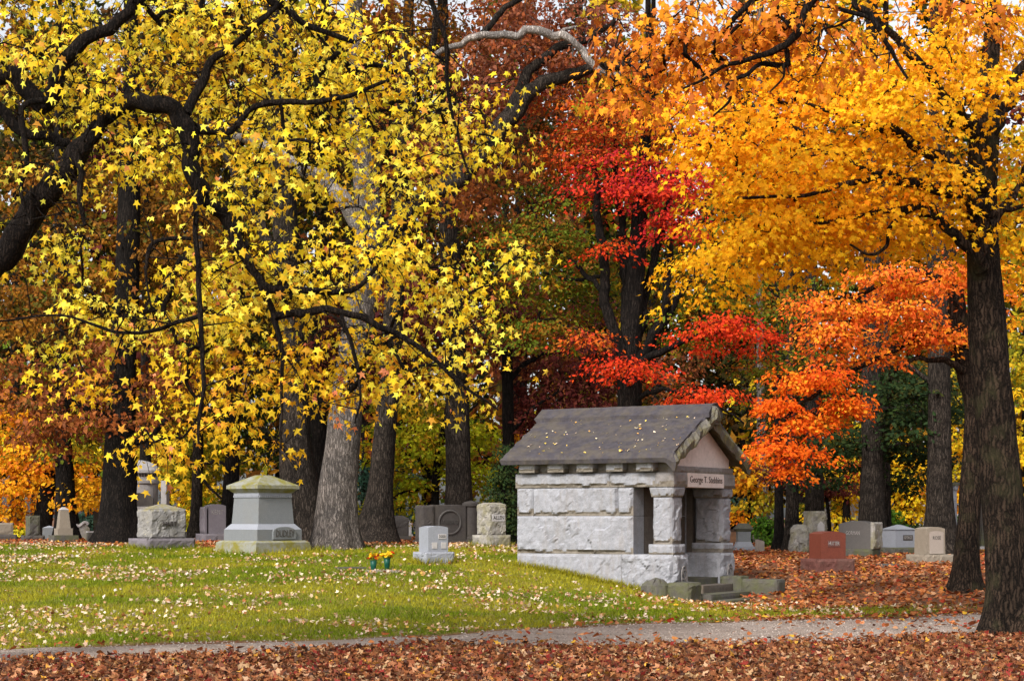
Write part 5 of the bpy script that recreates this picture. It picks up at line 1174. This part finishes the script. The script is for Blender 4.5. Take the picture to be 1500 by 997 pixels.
tree('dark_yew', 'very dark evergreen yew standing at the mausoleum left corner', 49.0,
     [(738, 800, 14), (738, 740, 11), (738, 690, 8), (738, 650, 4)],
     [(736, 770, 24, 35, 0, 0.6, 'darkgreen', 2200), (738, 710, 24, 40, 0, 0.6, 'darkgreen', 1900), (745, 660, 14, 20, 0, 0.3, 'darkgreen', 500)], (T_QUAD, 0.09), bark=M_BARK_DARK, seed=32, spray_r=0.3, per_spray=50)
# right side
def conifer(label, Yd, trunk, blobs, seed, bark=M_BARK, **k):
    return tree('pine_tree', label, Yd, trunk, blobs, (T_QUAD, 0.17), bark=bark, hang=0.1, spray_r=0.9, per_spray=45, droop=0.25, group='pines right of the mausoleum', seed=seed, layer=0.03, **k)
conifer('straight dark pine standing behind the dark grey headstone', 56.0, [(1277, 800, 36), (1277, 720, 33), (1277, 640, 31), (1277, 540, 29), (1278, 420, 26), (1278, 250, 20)],
        [(1340, 600, 75, 26, 1, 1.8, 'darkgreen', 1300), (1340, 660, 60, 30, 1.5, 1.6, 'darkgreen', 1200), (1240, 640, 60, 35, 1, 1.6, 'darkgreen', 1200), (1260, 560, 70, 40, 2, 1.6, 'darkmix', 1400), (1220, 690, 50, 22, 1, 1.4, 'darkgreen', 700), (1330, 550, 60, 30, 2, 1.6, 'darkgreen', 1000)], 41,
        limbs=[[(1277, 600, 7), (1310, 598, 6, -.2), (1350, 590, 4)], [(1277, 660, 7), (1320, 650, 5), (1360, 660, 3)]])
conifer('thin reddish pine close behind the straight dark one', 60.0, [(1297, 800, 17), (1297, 700, 15), (1297, 600, 13), (1298, 450, 10)], [(1320, 700, 45, 25, 1, 1.4, 'darkgreen', 700), (1370, 580, 60, 40, 2, 1.6, 'darkgreen', 900)], 42)
conifer('straight dark pine standing right behind the ROSE stone', 53.0, [(1376, 812, 40), (1376, 740, 36), (1376, 660, 34), (1376, 560, 32), (1374, 460, 30), (1372, 330, 26), (1370, 150, 18)],
        [(1340, 560, 60, 26, 1, 1.6, 'darkgreen', 900), (1330, 620, 50, 40, 1.5, 1.6, 'darkgreen', 900), (1420, 600, 35, 40, 2, 1.4, 'darkgreen', 500)], 43,
        limbs=[[(1376, 572, 10), (1345, 545, 7), (1315, 530, 5), (1285, 540, 4)], [(1376, 545, 8), (1410, 538, 6), (1440, 545, 5)]])
conifer('grey-brown pine partly veiled by the low red-orange boughs', 60.0, [(1193, 800, 30), (1193, 720, 27), (1191, 640, 25), (1189, 540, 22), (1187, 400, 17)], [(1200, 560, 60, 50, 3, 1.6, 'darkmix', 1200), (1150, 600, 60, 40, 3, 1.6, 'darkmix', 900)], 44)
conifer('pale grey trunk seen beyond the small classical pedestal', 70.0, [(1118, 795, 20), (1118, 740, 17), (1117, 690, 16), (1115, 600, 13), (1113, 450, 10)], [(1110, 560, 60, 60, 3, 1.8, 'darkmix', 1200), (1090, 740, 30, 20, 2, 1.0, 'bluegreen', 350)], 45, bark=M_BARK_GREY)
conifer('slim dark trunk left of the boulder gravestone', 61.0, [(1141, 808, 15), (1141, 740, 13), (1140, 680, 12), (1139, 600, 9)], [(1150, 620, 40, 40, 3, 1.4, 'darkmix', 600)], 46, bark=M_BARK_DARK)
conifer('brown trunk immediately left of the boulder gravestone', 59.0, [(1160, 808, 22), (1160, 740, 19), (1159, 680, 17), (1158, 580, 14), (1157, 450, 10)], [(1170, 540, 60, 50, 3, 1.4, 'darkmix', 800)], 47)
tree('maroon_sapling', 'low maroon-leaved sapling behind the stele', 63.0, [(1216, 800, 7), (1214, 760, 6), (1208, 710, 4), (1200, 680, 3)],
     [(1180, 700, 55, 22, 0, 1.0, 'maroon', 900), (1225, 715, 30, 26, 0, 1.0, 'maroon', 600), (1140, 690, 40, 18, 0, 0.9, 'maroon', 500), (1250, 690, 30, 20, 0.5, 0.8, 'redorange', 300)], (T_SIX, 0.13), bark=M_BARK_DARK, seed=51, spray_r=0.5)
for lb, Yd, tr_, bl_, sd_ in (
    ('bright yellow tree beyond the dark pines', 78, [(1330, 795, 14), (1330, 740, 12), (1332, 660, 9)], [(1345, 705, 60, 50, 0, 2.4, 'sunyellow', 2400), (1330, 750, 40, 25, 0, 1.6, 'sunyellow', 700), (1310, 660, 40, 30, 0, 1.6, 'sunyellow', 700)], 52),
    ('bright yellow tree beyond the stele', 80, [(1240, 795, 13), (1240, 750, 11), (1238, 690, 8)], [(1235, 705, 40, 45, 0, 2.0, 'sunyellow', 1500), (1190, 720, 30, 25, 1, 1.6, 'yellowgreen', 600), (1215, 755, 30, 16, 0, 1.0, 'sunyellow', 350)], 53),
    ('yellow tree seen between the pine and the maple trunks', 76, [(1425, 795, 15), (1425, 740, 13), (1426, 650, 10)], [(1420, 660, 45, 80, 0, 2.2, 'sunyellow', 2400), (1415, 590, 40, 40, 1, 1.8, 'yellowgreen', 1000), (1400, 720, 30, 30, 0, 1.4, 'amber', 500)], 54),
    ('pale yellow tree at the far right edge', 84, [(1505, 795, 16), (1505, 720, 13), (1504, 620, 10)], [(1498, 640, 35, 110, 0, 2.2, 'sunyellow', 2200), (1500, 520, 35, 70, 0, 2.0, 'yellowgreen', 1200), (1500, 740, 22, 40, 0, 1.2, 'yellowgreen', 500)], 55),
    ('small yellow-orange tree beside the mausoleum right eave', 66, [(1098, 800, 9), (1098, 750, 7), (1098, 690, 5)], [(1098, 690, 28, 30, 0, 1.2, 'amber', 700), (1110, 725, 26, 24, 0, 1.0, 'yellowgreen', 500), (1085, 760, 18, 14, 0, 0.8, 'orange', 250)], 56),
    ('small yellow-green tree far behind the lilac headstone', 74, [(290, 795, 8), (290, 750, 7), (291, 700, 5)], [(275, 725, 45, 30, 0, 1.6, 'sunyellow', 900), (310, 760, 35, 22, 0, 1.3, 'lime', 700), (255, 690, 30, 30, 0, 1.6, 'yellowgreen', 600)], 57)):
    tree('yellow_background_tree', lb, Yd, tr_, bl_, (T_QUAD, 0.2), bark=M_BARK_DARK, seed=sd_, spray_r=0.8, per_spray=50, group='yellow trees in the distance', sides=12)
for lb, Yd, tr_, bl_, sd_, nm in (
    ('blue-green spruce between the pale leaning tree and its neighbour', 72, [(532, 797, 9), (532, 720, 7), (532, 620, 4)], [(532, 760, 24, 40, 0, 0.9, 'bluegreen', 900), (532, 700, 18, 40, 0, 0.7, 'bluegreen', 700)], 61, 'spruce_tree'),
    ('blue-green spruce behind the lime maple', 74, [(590, 797, 10), (590, 720, 8), (590, 640, 4)], [(590, 760, 34, 34, 0, 1.0, 'bluegreen', 1100), (590, 700, 24, 40, 0, 0.8, 'bluegreen', 800)], 62, 'spruce_tree'),
    ('small blue spruce behind the scroll-topped stone', 72, [(122, 797, 6), (122, 760, 4), (122, 735, 3)], [(122, 752, 14, 20, 0, 0.5, 'bluegreen', 500)], 63, 'spruce_tree')):
    tree(nm, lb, Yd, tr_, bl_, (T_QUAD, 0.17), bark=M_BARK_DARK, seed=sd_, hang=0.1, spray_r=0.5, per_spray=45, sides=10, group='blue-green spruces')
for lb, px, Yd, rx, ry, pal, sd_ in (('rounded green bush right of the small classical pedestal', 1126, 64, 24, 26, 'green', 71), ('green bush behind the blue-grey block stone', 1306, 66, 16, 30, 'green', 72), ('dark green bush left of the straight dark pine behind ROSE', 1345, 67, 22, 18, 'darkgreen', 73),
                                     ('green shrub beside the slender white column', 1403, 75, 10, 20, 'green', 74), ('low green bush behind the HART monument', 262, 76, 14, 14, 'green', 75), ('olive shrub low behind the slab at the far left', 32, 70, 22, 12, 'lime', 76)):
    x = (px - 750) / F * Yd; py0 = HOR - (gs1(x, Yd) - CAM_H) / Yd * F
    tree('bush', lb, Yd, [(px, py0, 5), (px, py0 - ry * 0.6, 4), (px, py0 - ry * 1.2, 3)], [(px, py0 - ry * 0.9, rx, ry, 0, rx * Yd / F, pal, int(rx * ry * 2.6))], (T_QUAD, 0.13), bark=M_BARK_DARK, cat='bush', seed=sd_, spray_r=0.25, per_spray=40, sides=8)

for lb, Yd, tr_, bl_, sd_ in (
    ('tall dark tree rising far behind the wide dark trunk at left', 68, [(212, 797, 20), (213, 650, 17), (214, 450, 14), (216, 200, 10), (217, 30, 6)], [(160, 120, 170, 120, 0, 2.6, 'darkmix', 2600), (260, 300, 130, 100, 0, 2.4, 'brownorange', 1700), (60, 240, 120, 110, 0, 2.4, 'darkmix', 1900), (330, 40, 130, 80, 0, 2.4, 'brownorange', 1500)], 81),
    ('tall dark-crowned tree far behind the pale leaning tree', 70, [(508, 797, 18), (509, 600, 15), (512, 350, 12), (514, 120, 8)], [(480, 130, 150, 120, 0, 2.6, 'darkmix', 2500), (590, 250, 120, 110, 0, 2.4, 'rust', 1800), (400, 380, 110, 110, 0, 2.4, 'darkmix', 1800), (640, 60, 120, 80, 0, 2.4, 'rust', 1500)], 82),
    ('tall dark tree far behind the red maple', 72, [(962, 797, 18), (962, 600, 15), (960, 350, 12), (958, 120, 8)], [(930, 120, 150, 120, 0, 2.6, 'rust', 2300), (820, 250, 130, 120, 0, 2.4, 'darkmix', 2000), (1040, 350, 120, 130, 0, 2.4, 'olive', 2300), (900, 420, 110, 90, 0, 2.2, 'darkmix', 1300)], 83),
    ('tall brown-orange tree far behind the amber tree at the far left', 74, [(22, 797, 18), (22, 600, 15), (24, 350, 12), (25, 120, 8)], [(20, 420, 110, 110, 0, 2.4, 'darkmix', 1700), (30, 80, 130, 110, 0, 2.4, 'brownorange', 1700), (-20, 250, 90, 110, 0, 2.4, 'brownorange', 1200)], 84)):
    tree('tall_background_tree', lb, Yd, tr_, bl_, (T_QUAD, 0.26), bark=M_BARK_DARK, seed=sd_, spray_r=1.0, per_spray=45, group='tall background trees', sides=12)

# --- the far wood: one mass of crowns and stems closing the view
def far_wood():
    r_ = np.random.default_rng(77)
    pos, col = [], []
    tubes = []
    pals = ['darkmix', 'brownorange', 'darkgreen', 'rust', 'darkmix', 'yellowgreen', 'olive', 'maroon']
    for row, Yr in enumerate((92, 104, 118)):
        for x in np.arange(-34 - row * 4, 35 + row * 4, 4.2):
            xx = x + r_.uniform(-1.5, 1.5); yy = Yr + r_.uniform(-5, 5); H = r_.uniform(20, 30) * (1.0 + 0.15 * row); g = gz1(xx, yy)
            pal = PAL[pals[r_.integers(0, len(pals))]]
            pal2 = PAL['sunyellow' if (row == 0 and r_.uniform() < 0.35) else 'brownorange']
            tubes.append((np.array([(xx, yy, g - 0.3), (xx + r_.uniform(-.4, .4), yy, g + H * 0.5), (xx + r_.uniform(-.8, .8), yy, g + H)]), np.array([0.35, 0.25, 0.06])))
            nl = 2000; a_ = r_.uniform(0, 6.283, nl); zt = r_.uniform(0.06 if row == 2 else 0.12, 1.0, nl)
            rad = 3.6 * np.sin(np.clip(zt * 1.02, 0, 1) ** 0.6 * math.pi * 0.96) ** 0.7 * np.sqrt(r_.uniform(0.1, 1, nl)) + 0.2
            cl = np.c_[xx + np.cos(a_) * rad, yy + np.sin(a_) * rad, g + zt * H]
            cl = cl + (np.c_[vnoise(cl * 0.5, 1), vnoise(cl * 0.5, 2), vnoise(cl * 0.5, 3)] - 0.5) * 2.5
            c = pick_colors(pal, nl, np.floor(vnoise(cl * 0.7, 4) * 30).astype(int), r_); c2 = pick_colors(pal2, nl, np.zeros(nl, int), r_)
            low = (zt < 0.3)[:, None]; c = np.where(low & (r_.uniform(0, 1, nl) < 0.6)[:, None], c2, c)
            pos.append(cl); col.append(c)
    pos = np.concatenate(pos); col = np.concatenate(col); nl = len(pos)
    fr = leaf_frames(r_.normal(0, 0.6, (nl, 3)) + np.array([0, -0.3, 0.6]), r_.normal(0, 1, (nl, 3)))
    o = obj('far_wood', leaves_mesh('far_wood', T_QUAD, pos, fr, r_.uniform(0.4, 0.8, nl), col), M_LEAF); N_TRI[0] += nl * 2
    tag(o, 'distant mass of mixed autumn woodland closing the view behind the graves', 'woodland', kind='stuff')
    t_ = obj('stems', tubes_mesh('stems', tubes, 6), M_BARK_DARK, o); t_['kind'] = 'stuff'
far_wood()

# ------------------------------------------------------------------ leaf litter, grass, gravel
def inside_any(x, y):
    """points under the mausoleum"""
    dx, dy = x - mx0, y - my0; c_, s_ = math.cos(-TH), math.sin(-TH)
    lx = dx * c_ + dy * s_; ly = -dx * s_ + dy * c_
    return ((lx > -L) & (lx < 0.02) & (ly > 0) & (ly < W)) | ((lx > 0) & (lx < 0.8) & (ly > 0.2) & (ly < 2.75))
def view_ok(x, y): return np.abs(x / y) < 0.37
def litter(name, label, x, y, size, pal, lift=0.01, tilt=0.5, parts=0, tm=T_SIX, zf=None):
    r_ = np.random.default_rng(len(x))
    k_ = ~inside_any(x, y) if zf is None else np.ones(len(x), bool)
    x, y = x[k_], y[k_]; n_ = len(x)
    z = (gsurf(x, y) if zf is None else zf(x, y)) + lift + r_.uniform(0, 1, n_) ** 2 * 0.035
    nrm = np.array([0, 0, 1.0]) + r_.normal(0, tilt, (n_, 3)); tip = r_.normal(0, 1, (n_, 3)) * np.array([1, 1, 0.25])
    fr = leaf_frames(nrm, tip); sz = size * r_.uniform(0.6, 1.3, n_)
    col = pick_colors(pal, n_, np.arange(n_), r_)
    pos = np.c_[x, y, z] - fr[1] * sz[:, None] * 0.5 + np.array([0, 0, 0.01])
    t2 = tm.copy(); t2[:, 2] = 0.35 * np.abs(t2[:, 0]) + 0.3 * (t2[:, 1] - 0.5) ** 2
    keep = np.ones(n_, bool)
    if parts:
        score = np.where(np.abs(x / y) < 0.28, sz / y, 0) * np.where(CAM_H / y * F + HOR < 992, 1, 0); order = np.argsort(-score)[:parts]
        me = mesh_arrays('leaf', t2, np.arange(len(t2)), [0], [len(t2)])
        me.materials.append(leaf_mat('fallen_leaf_single', 0.08, [(0.0, (0.16, 0.05, 0.025)), (0.3, (0.30, 0.11, 0.05)), (0.6, (0.42, 0.22, 0.11)), (0.85, (0.20, 0.04, 0.03)), (1.0, (0.55, 0.28, 0.05))]))
        for q2 in order:
            lo = bpy.data.objects.new('leaf', me); COL.objects.link(lo); lo.parent = ground
            s_ = sz[q2]
            lo.matrix_local = Matrix(((fr[0][q2][0]*s_, fr[1][q2][0]*s_, fr[2][q2][0]*s_, pos[q2][0]), (fr[0][q2][1]*s_, fr[1][q2][1]*s_, fr[2][q2][1]*s_, pos[q2][1]), (fr[0][q2][2]*s_, fr[1][q2][2]*s_, fr[2][q2][2]*s_, pos[q2][2]), (0, 0, 0, 1)))
        keep[order] = False
    o = obj(name, leaves_mesh(name, t2, pos[keep], tuple(f[keep] for f in fr), sz[keep], col[keep]), M_LITTER); N_TRI[0] += n_ * (len(tm) - 2)
    return tag(o, label, 'leaf litter', kind='stuff')
PAL_BROWN = [((0.12, 0.042, 0.020), 4), ((0.20, 0.068, 0.026), 4), ((0.27, 0.115, 0.048), 3), ((0.36, 0.22, 0.12), 2), ((0.17, 0.022, 0.016), 1.3), ((0.06, 0.028, 0.02), 2), ((0.52, 0.26, 0.04), 0.4)]
PAL_ORBR = [((0.34, 0.11, 0.03), 4), ((0.44, 0.17, 0.05), 4), ((0.24, 0.07, 0.025), 3), ((0.50, 0.26, 0.12), 2), ((0.36, 0.05, 0.02), 1.2), ((0.62, 0.36, 0.03), 0.5)]
PAL_ORBR = [((c[0] * 0.8, c[1] * 0.74, c[2] * 0.8), w_) for c, w_ in PAL_ORBR]
PAL_TAN = [((0.50, 0.37, 0.25), 5), ((0.60, 0.48, 0.36), 4), ((0.36, 0.20, 0.10), 4), ((0.46, 0.29, 0.06), 1.6), ((0.26, 0.10, 0.04), 2)]
rl = np.random.default_rng(5)
def sample(n_, x0, x1, y0, y1):
    x = rl.uniform(x0, x1, n_); y = rl.uniform(y0, y1, n_); k_ = view_ok(x, y); return x[k_], y[k_]
x, y = sample(62000, -10, 11.5, 16.5, 27.5)
edge = path_lo(x) - y + (fbm(np.c_[x * 0.9, y * 0.9, x * 0], 4, 61) - 0.5) * 1.8
k_ = rl.uniform(0, 1, len(x)) < sstep(-0.35, 0.35, edge); litter('fallen_leaves', 'thick brown-red fallen leaves on the near verge below the gravel path', x[k_], y[k_], 0.092, PAL_BROWN, parts=300, tilt=0.7, tm=T_MAPLE)
x, y = sample(9000, -9, 12, 21, 33)
on = (y > path_lo(x) - 0.4) & (y < path_hi(x) + 0.3)
dens = 0.06 + 0.75 * sstep(0.9, -0.1, y - path_lo(x)) + sstep(2.5, 7, x) * 0.45 + 0.25 * sstep(0.52, 0.68, fbm(np.c_[x * 0.8, y * 0.8, x * 0], 4, 62))
k_ = on & (rl.uniform(0, 1, len(x)) < dens); litter('fallen_leaves', 'scattered brown and yellow fallen leaves on the gravel path', x[k_], y[k_], 0.09, PAL_ORBR, lift=0.03)
x, y = sample(62000, -17, 9, 23, 52)
g_ = grass_w(x, y); cl = fbm(np.c_[x * 0.7, y * 0.7, x * 0], 4, 63)
k_ = (g_ > 0.15) & (y > path_hi(x) - 0.1) & (rl.uniform(0, 1, len(x)) < 0.05 + 0.66 * sstep(0.44, 0.74, cl) + 0.25 * (1 - g_)); litter('fallen_leaves', 'pale tan fallen leaves scattered over the lawn', x[k_], y[k_], 0.085, PAL_TAN, lift=0.03, tilt=0.8, tm=T_MAPLE)
x, y = sample(104000, -19, 24, 26, 66)
g_ = grass_w(x, y); k_ = (y > path_hi(x) - 0.2) & (rl.uniform(0, 1, len(x)) < (1 - g_) * 0.9 * (1 - 0.6 * sstep(50, 62, y))) & ((x > 1.0) | (y > 44)); litter('fallen_leaves', 'deep orange-brown fallen leaves on the slope right of the mausoleum', x[k_], y[k_], 0.115, PAL_ORBR, tilt=0.55)
# leaves on the mausoleum roof
nl = 110; u_ = rl.uniform(-L, 0.1, nl); v_ = -0.3 + 1.8 * rl.uniform(0, 1, nl) ** 1.2
c_, s_ = math.cos(-TH), math.sin(-TH)
xr = mx0 + u_ * c_ - v_ * s_; yr = my0 + u_ * s_ + v_ * c_; zr_ = 3.05 + (v_ + 0.35) * RS + 0.01
nv_ = np.array([RS * s_, -RS * c_, 1.0])
fr = leaf_frames(nv_ + rl.normal(0, 0.25, (nl, 3)), rl.normal(0, 1, (nl, 3)) * np.array([1, 1, .4]))
tag(obj('fallen_leaves', leaves_mesh('fallen_leaves', T_SIX, np.c_[xr, yr, zr_ + 0.012], fr, rl.uniform(0.025, 0.085, nl), pick_colors([((0.75, 0.55, 0.12), 3), ((0.62, 0.5, 0.35), 4), ((0.5, 0.28, 0.08), 1)], nl, np.arange(nl), rl)), M_LITTER), 'small yellow and tan leaves scattered on the mausoleum roof', 'leaf litter', kind='stuff')
# grass blades
x, y = sample(330000, -17, 9, 23, 50)
g_ = grass_w(x, y); k_ = (rl.uniform(0, 1, len(x)) < g_ * 0.9) & (y > path_hi(x)) & ~inside_any(x, y); x, y = x[k_], y[k_]; n_ = len(x)
z = gsurf(x, y); h = rl.uniform(0.03, 0.085, n_); a_ = rl.uniform(0, 6.283, n_); wv = rl.uniform(0.006, 0.012, n_)
ln = rl.normal(0, 0.5, (n_, 2)) * h[:, None]
Vg = np.stack([np.c_[x - np.cos(a_) * wv, y - np.sin(a_) * wv, z - 0.005], np.c_[x + np.cos(a_) * wv, y + np.sin(a_) * wv, z - 0.005], np.c_[x + ln[:, 0], y + ln[:, 1], z + h]], 1).reshape(-1, 3)
tx_, ty_ = [], []
for px, Yq, ph_, hw_, hd_ in ((385, 45.5, 45, 1.22, 1.22), (237, 47.5, 40, 0.72, 0.52), (635, 40, 30, 0.38, 0.28), (720, 47, 36, 0.39, 0.34)):
    c_, s_ = math.cos(math.radians(ph_)), math.sin(math.radians(ph_)); k2 = 900
    side_ = rl.integers(0, 4, k2); t_ = rl.uniform(-1, 1, k2); o2 = 1 + np.abs(rl.normal(0, 0.05, k2))
    lx = np.where(side_ < 2, t_ * hw_, np.where(side_ == 2, hw_ * o2, -hw_ * o2)); ly = np.where(side_ < 2, np.where(side_ == 0, -hd_ * o2, hd_ * o2), t_ * hd_)
    tx_.append((px - 750) / F * Yq + lx * c_ - ly * s_); ty_.append(Yq + lx * s_ + ly * c_)
k2 = 1600; t_ = rl.uniform(-L, -0.6, k2); q_ = -np.abs(rl.normal(0, 0.05, k2)) - 0.12; c_, s_ = math.cos(-TH), math.sin(-TH)
tx_.append(mx0 + t_ * c_ - q_ * s_); ty_.append(my0 + t_ * s_ + q_ * c_)
tx_, ty_ = np.concatenate(tx_), np.concatenate(ty_); k2 = len(tx_); hz_ = rl.uniform(0.08, 0.2, k2); az_ = rl.uniform(0, 6.283, k2); wz_ = rl.uniform(0.008, 0.014, k2); zz_ = gsurf(tx_, ty_); lz_ = rl.normal(0, 0.45, (k2, 2)) * hz_[:, None]
Vt = np.stack([np.c_[tx_ - np.cos(az_) * wz_, ty_ - np.sin(az_) * wz_, zz_ - 0.01], np.c_[tx_ + np.cos(az_) * wz_, ty_ + np.sin(az_) * wz_, zz_ - 0.01], np.c_[tx_ + lz_[:, 0], ty_ + lz_[:, 1], zz_ + hz_]], 1).reshape(-1, 3)
Vg = np.concatenate([Vg, Vt]); x = np.r_[x, tx_]; y = np.r_[y, ty_]; n_ = len(x)
tone = fbm(np.c_[x * 0.55, y * 0.55, x * 0], 4, 66)[:, None]; tone = sstep(0.35, 0.65, tone)
cg = (1 - tone) * np.array([0.14, 0.185, 0.008]) + tone * np.array([0.29, 0.26, 0.018]); cg = cg * rl.uniform(0.6, 1.35, (n_, 1))
tag(obj('grass', mesh_arrays('grass', Vg, np.arange(n_ * 3), np.arange(n_) * 3, np.full(n_, 3), np.repeat(cg, 3, 0)), M_GRASS), 'short yellow-green autumn grass on the lawn', 'grass', kind='stuff'); N_TRI[0] += n_
# gravel stones on the path
x, y = sample(16000, -9, 11, 21, 32); k_ = (y > path_lo(x) - 0.1) & (y < path_hi(x)); x, y = x[k_], y[k_]; n_ = len(x)
sz = rl.uniform(0.008, 0.024, n_); z = gsurf(x, y) + 0.018
T4 = np.array([(1, 0, 0), (-0.5, 0.87, 0), (-0.5, -0.87, 0), (0.1, 0.05, 0.8)]); a_ = rl.uniform(0, 6.283, n_)
xx = T4[None, :, 0] * np.cos(a_)[:, None] - T4[None, :, 1] * np.sin(a_)[:, None]; yy = T4[None, :, 0] * np.sin(a_)[:, None] + T4[None, :, 1] * np.cos(a_)[:, None]
Vp = np.stack([x[:, None] + xx * sz[:, None], y[:, None] + yy * sz[:, None], z[:, None] + T4[None, :, 2] * sz[:, None]], -1).reshape(-1, 3)
fi = (np.arange(n_)[:, None] * 4 + np.array([0, 1, 3, 1, 2, 3, 2, 0, 3])[None]).ravel()
tag(obj('gravel', mesh_arrays('gravel', Vp, fi, np.arange(n_ * 3) * 3, np.full(n_ * 3, 3), np.repeat(np.clip(rl.normal(0.27, 0.08, (n_, 1)) * np.array([1, 0.84, 0.74]), 0.05, 0.6), 4, 0)), M_LITTER), 'loose grey gravel stones on the path', 'gravel', kind='stuff'); N_TRI[0] += n_ * 3
print('TRIS (without blocks):', N_TRI[0])
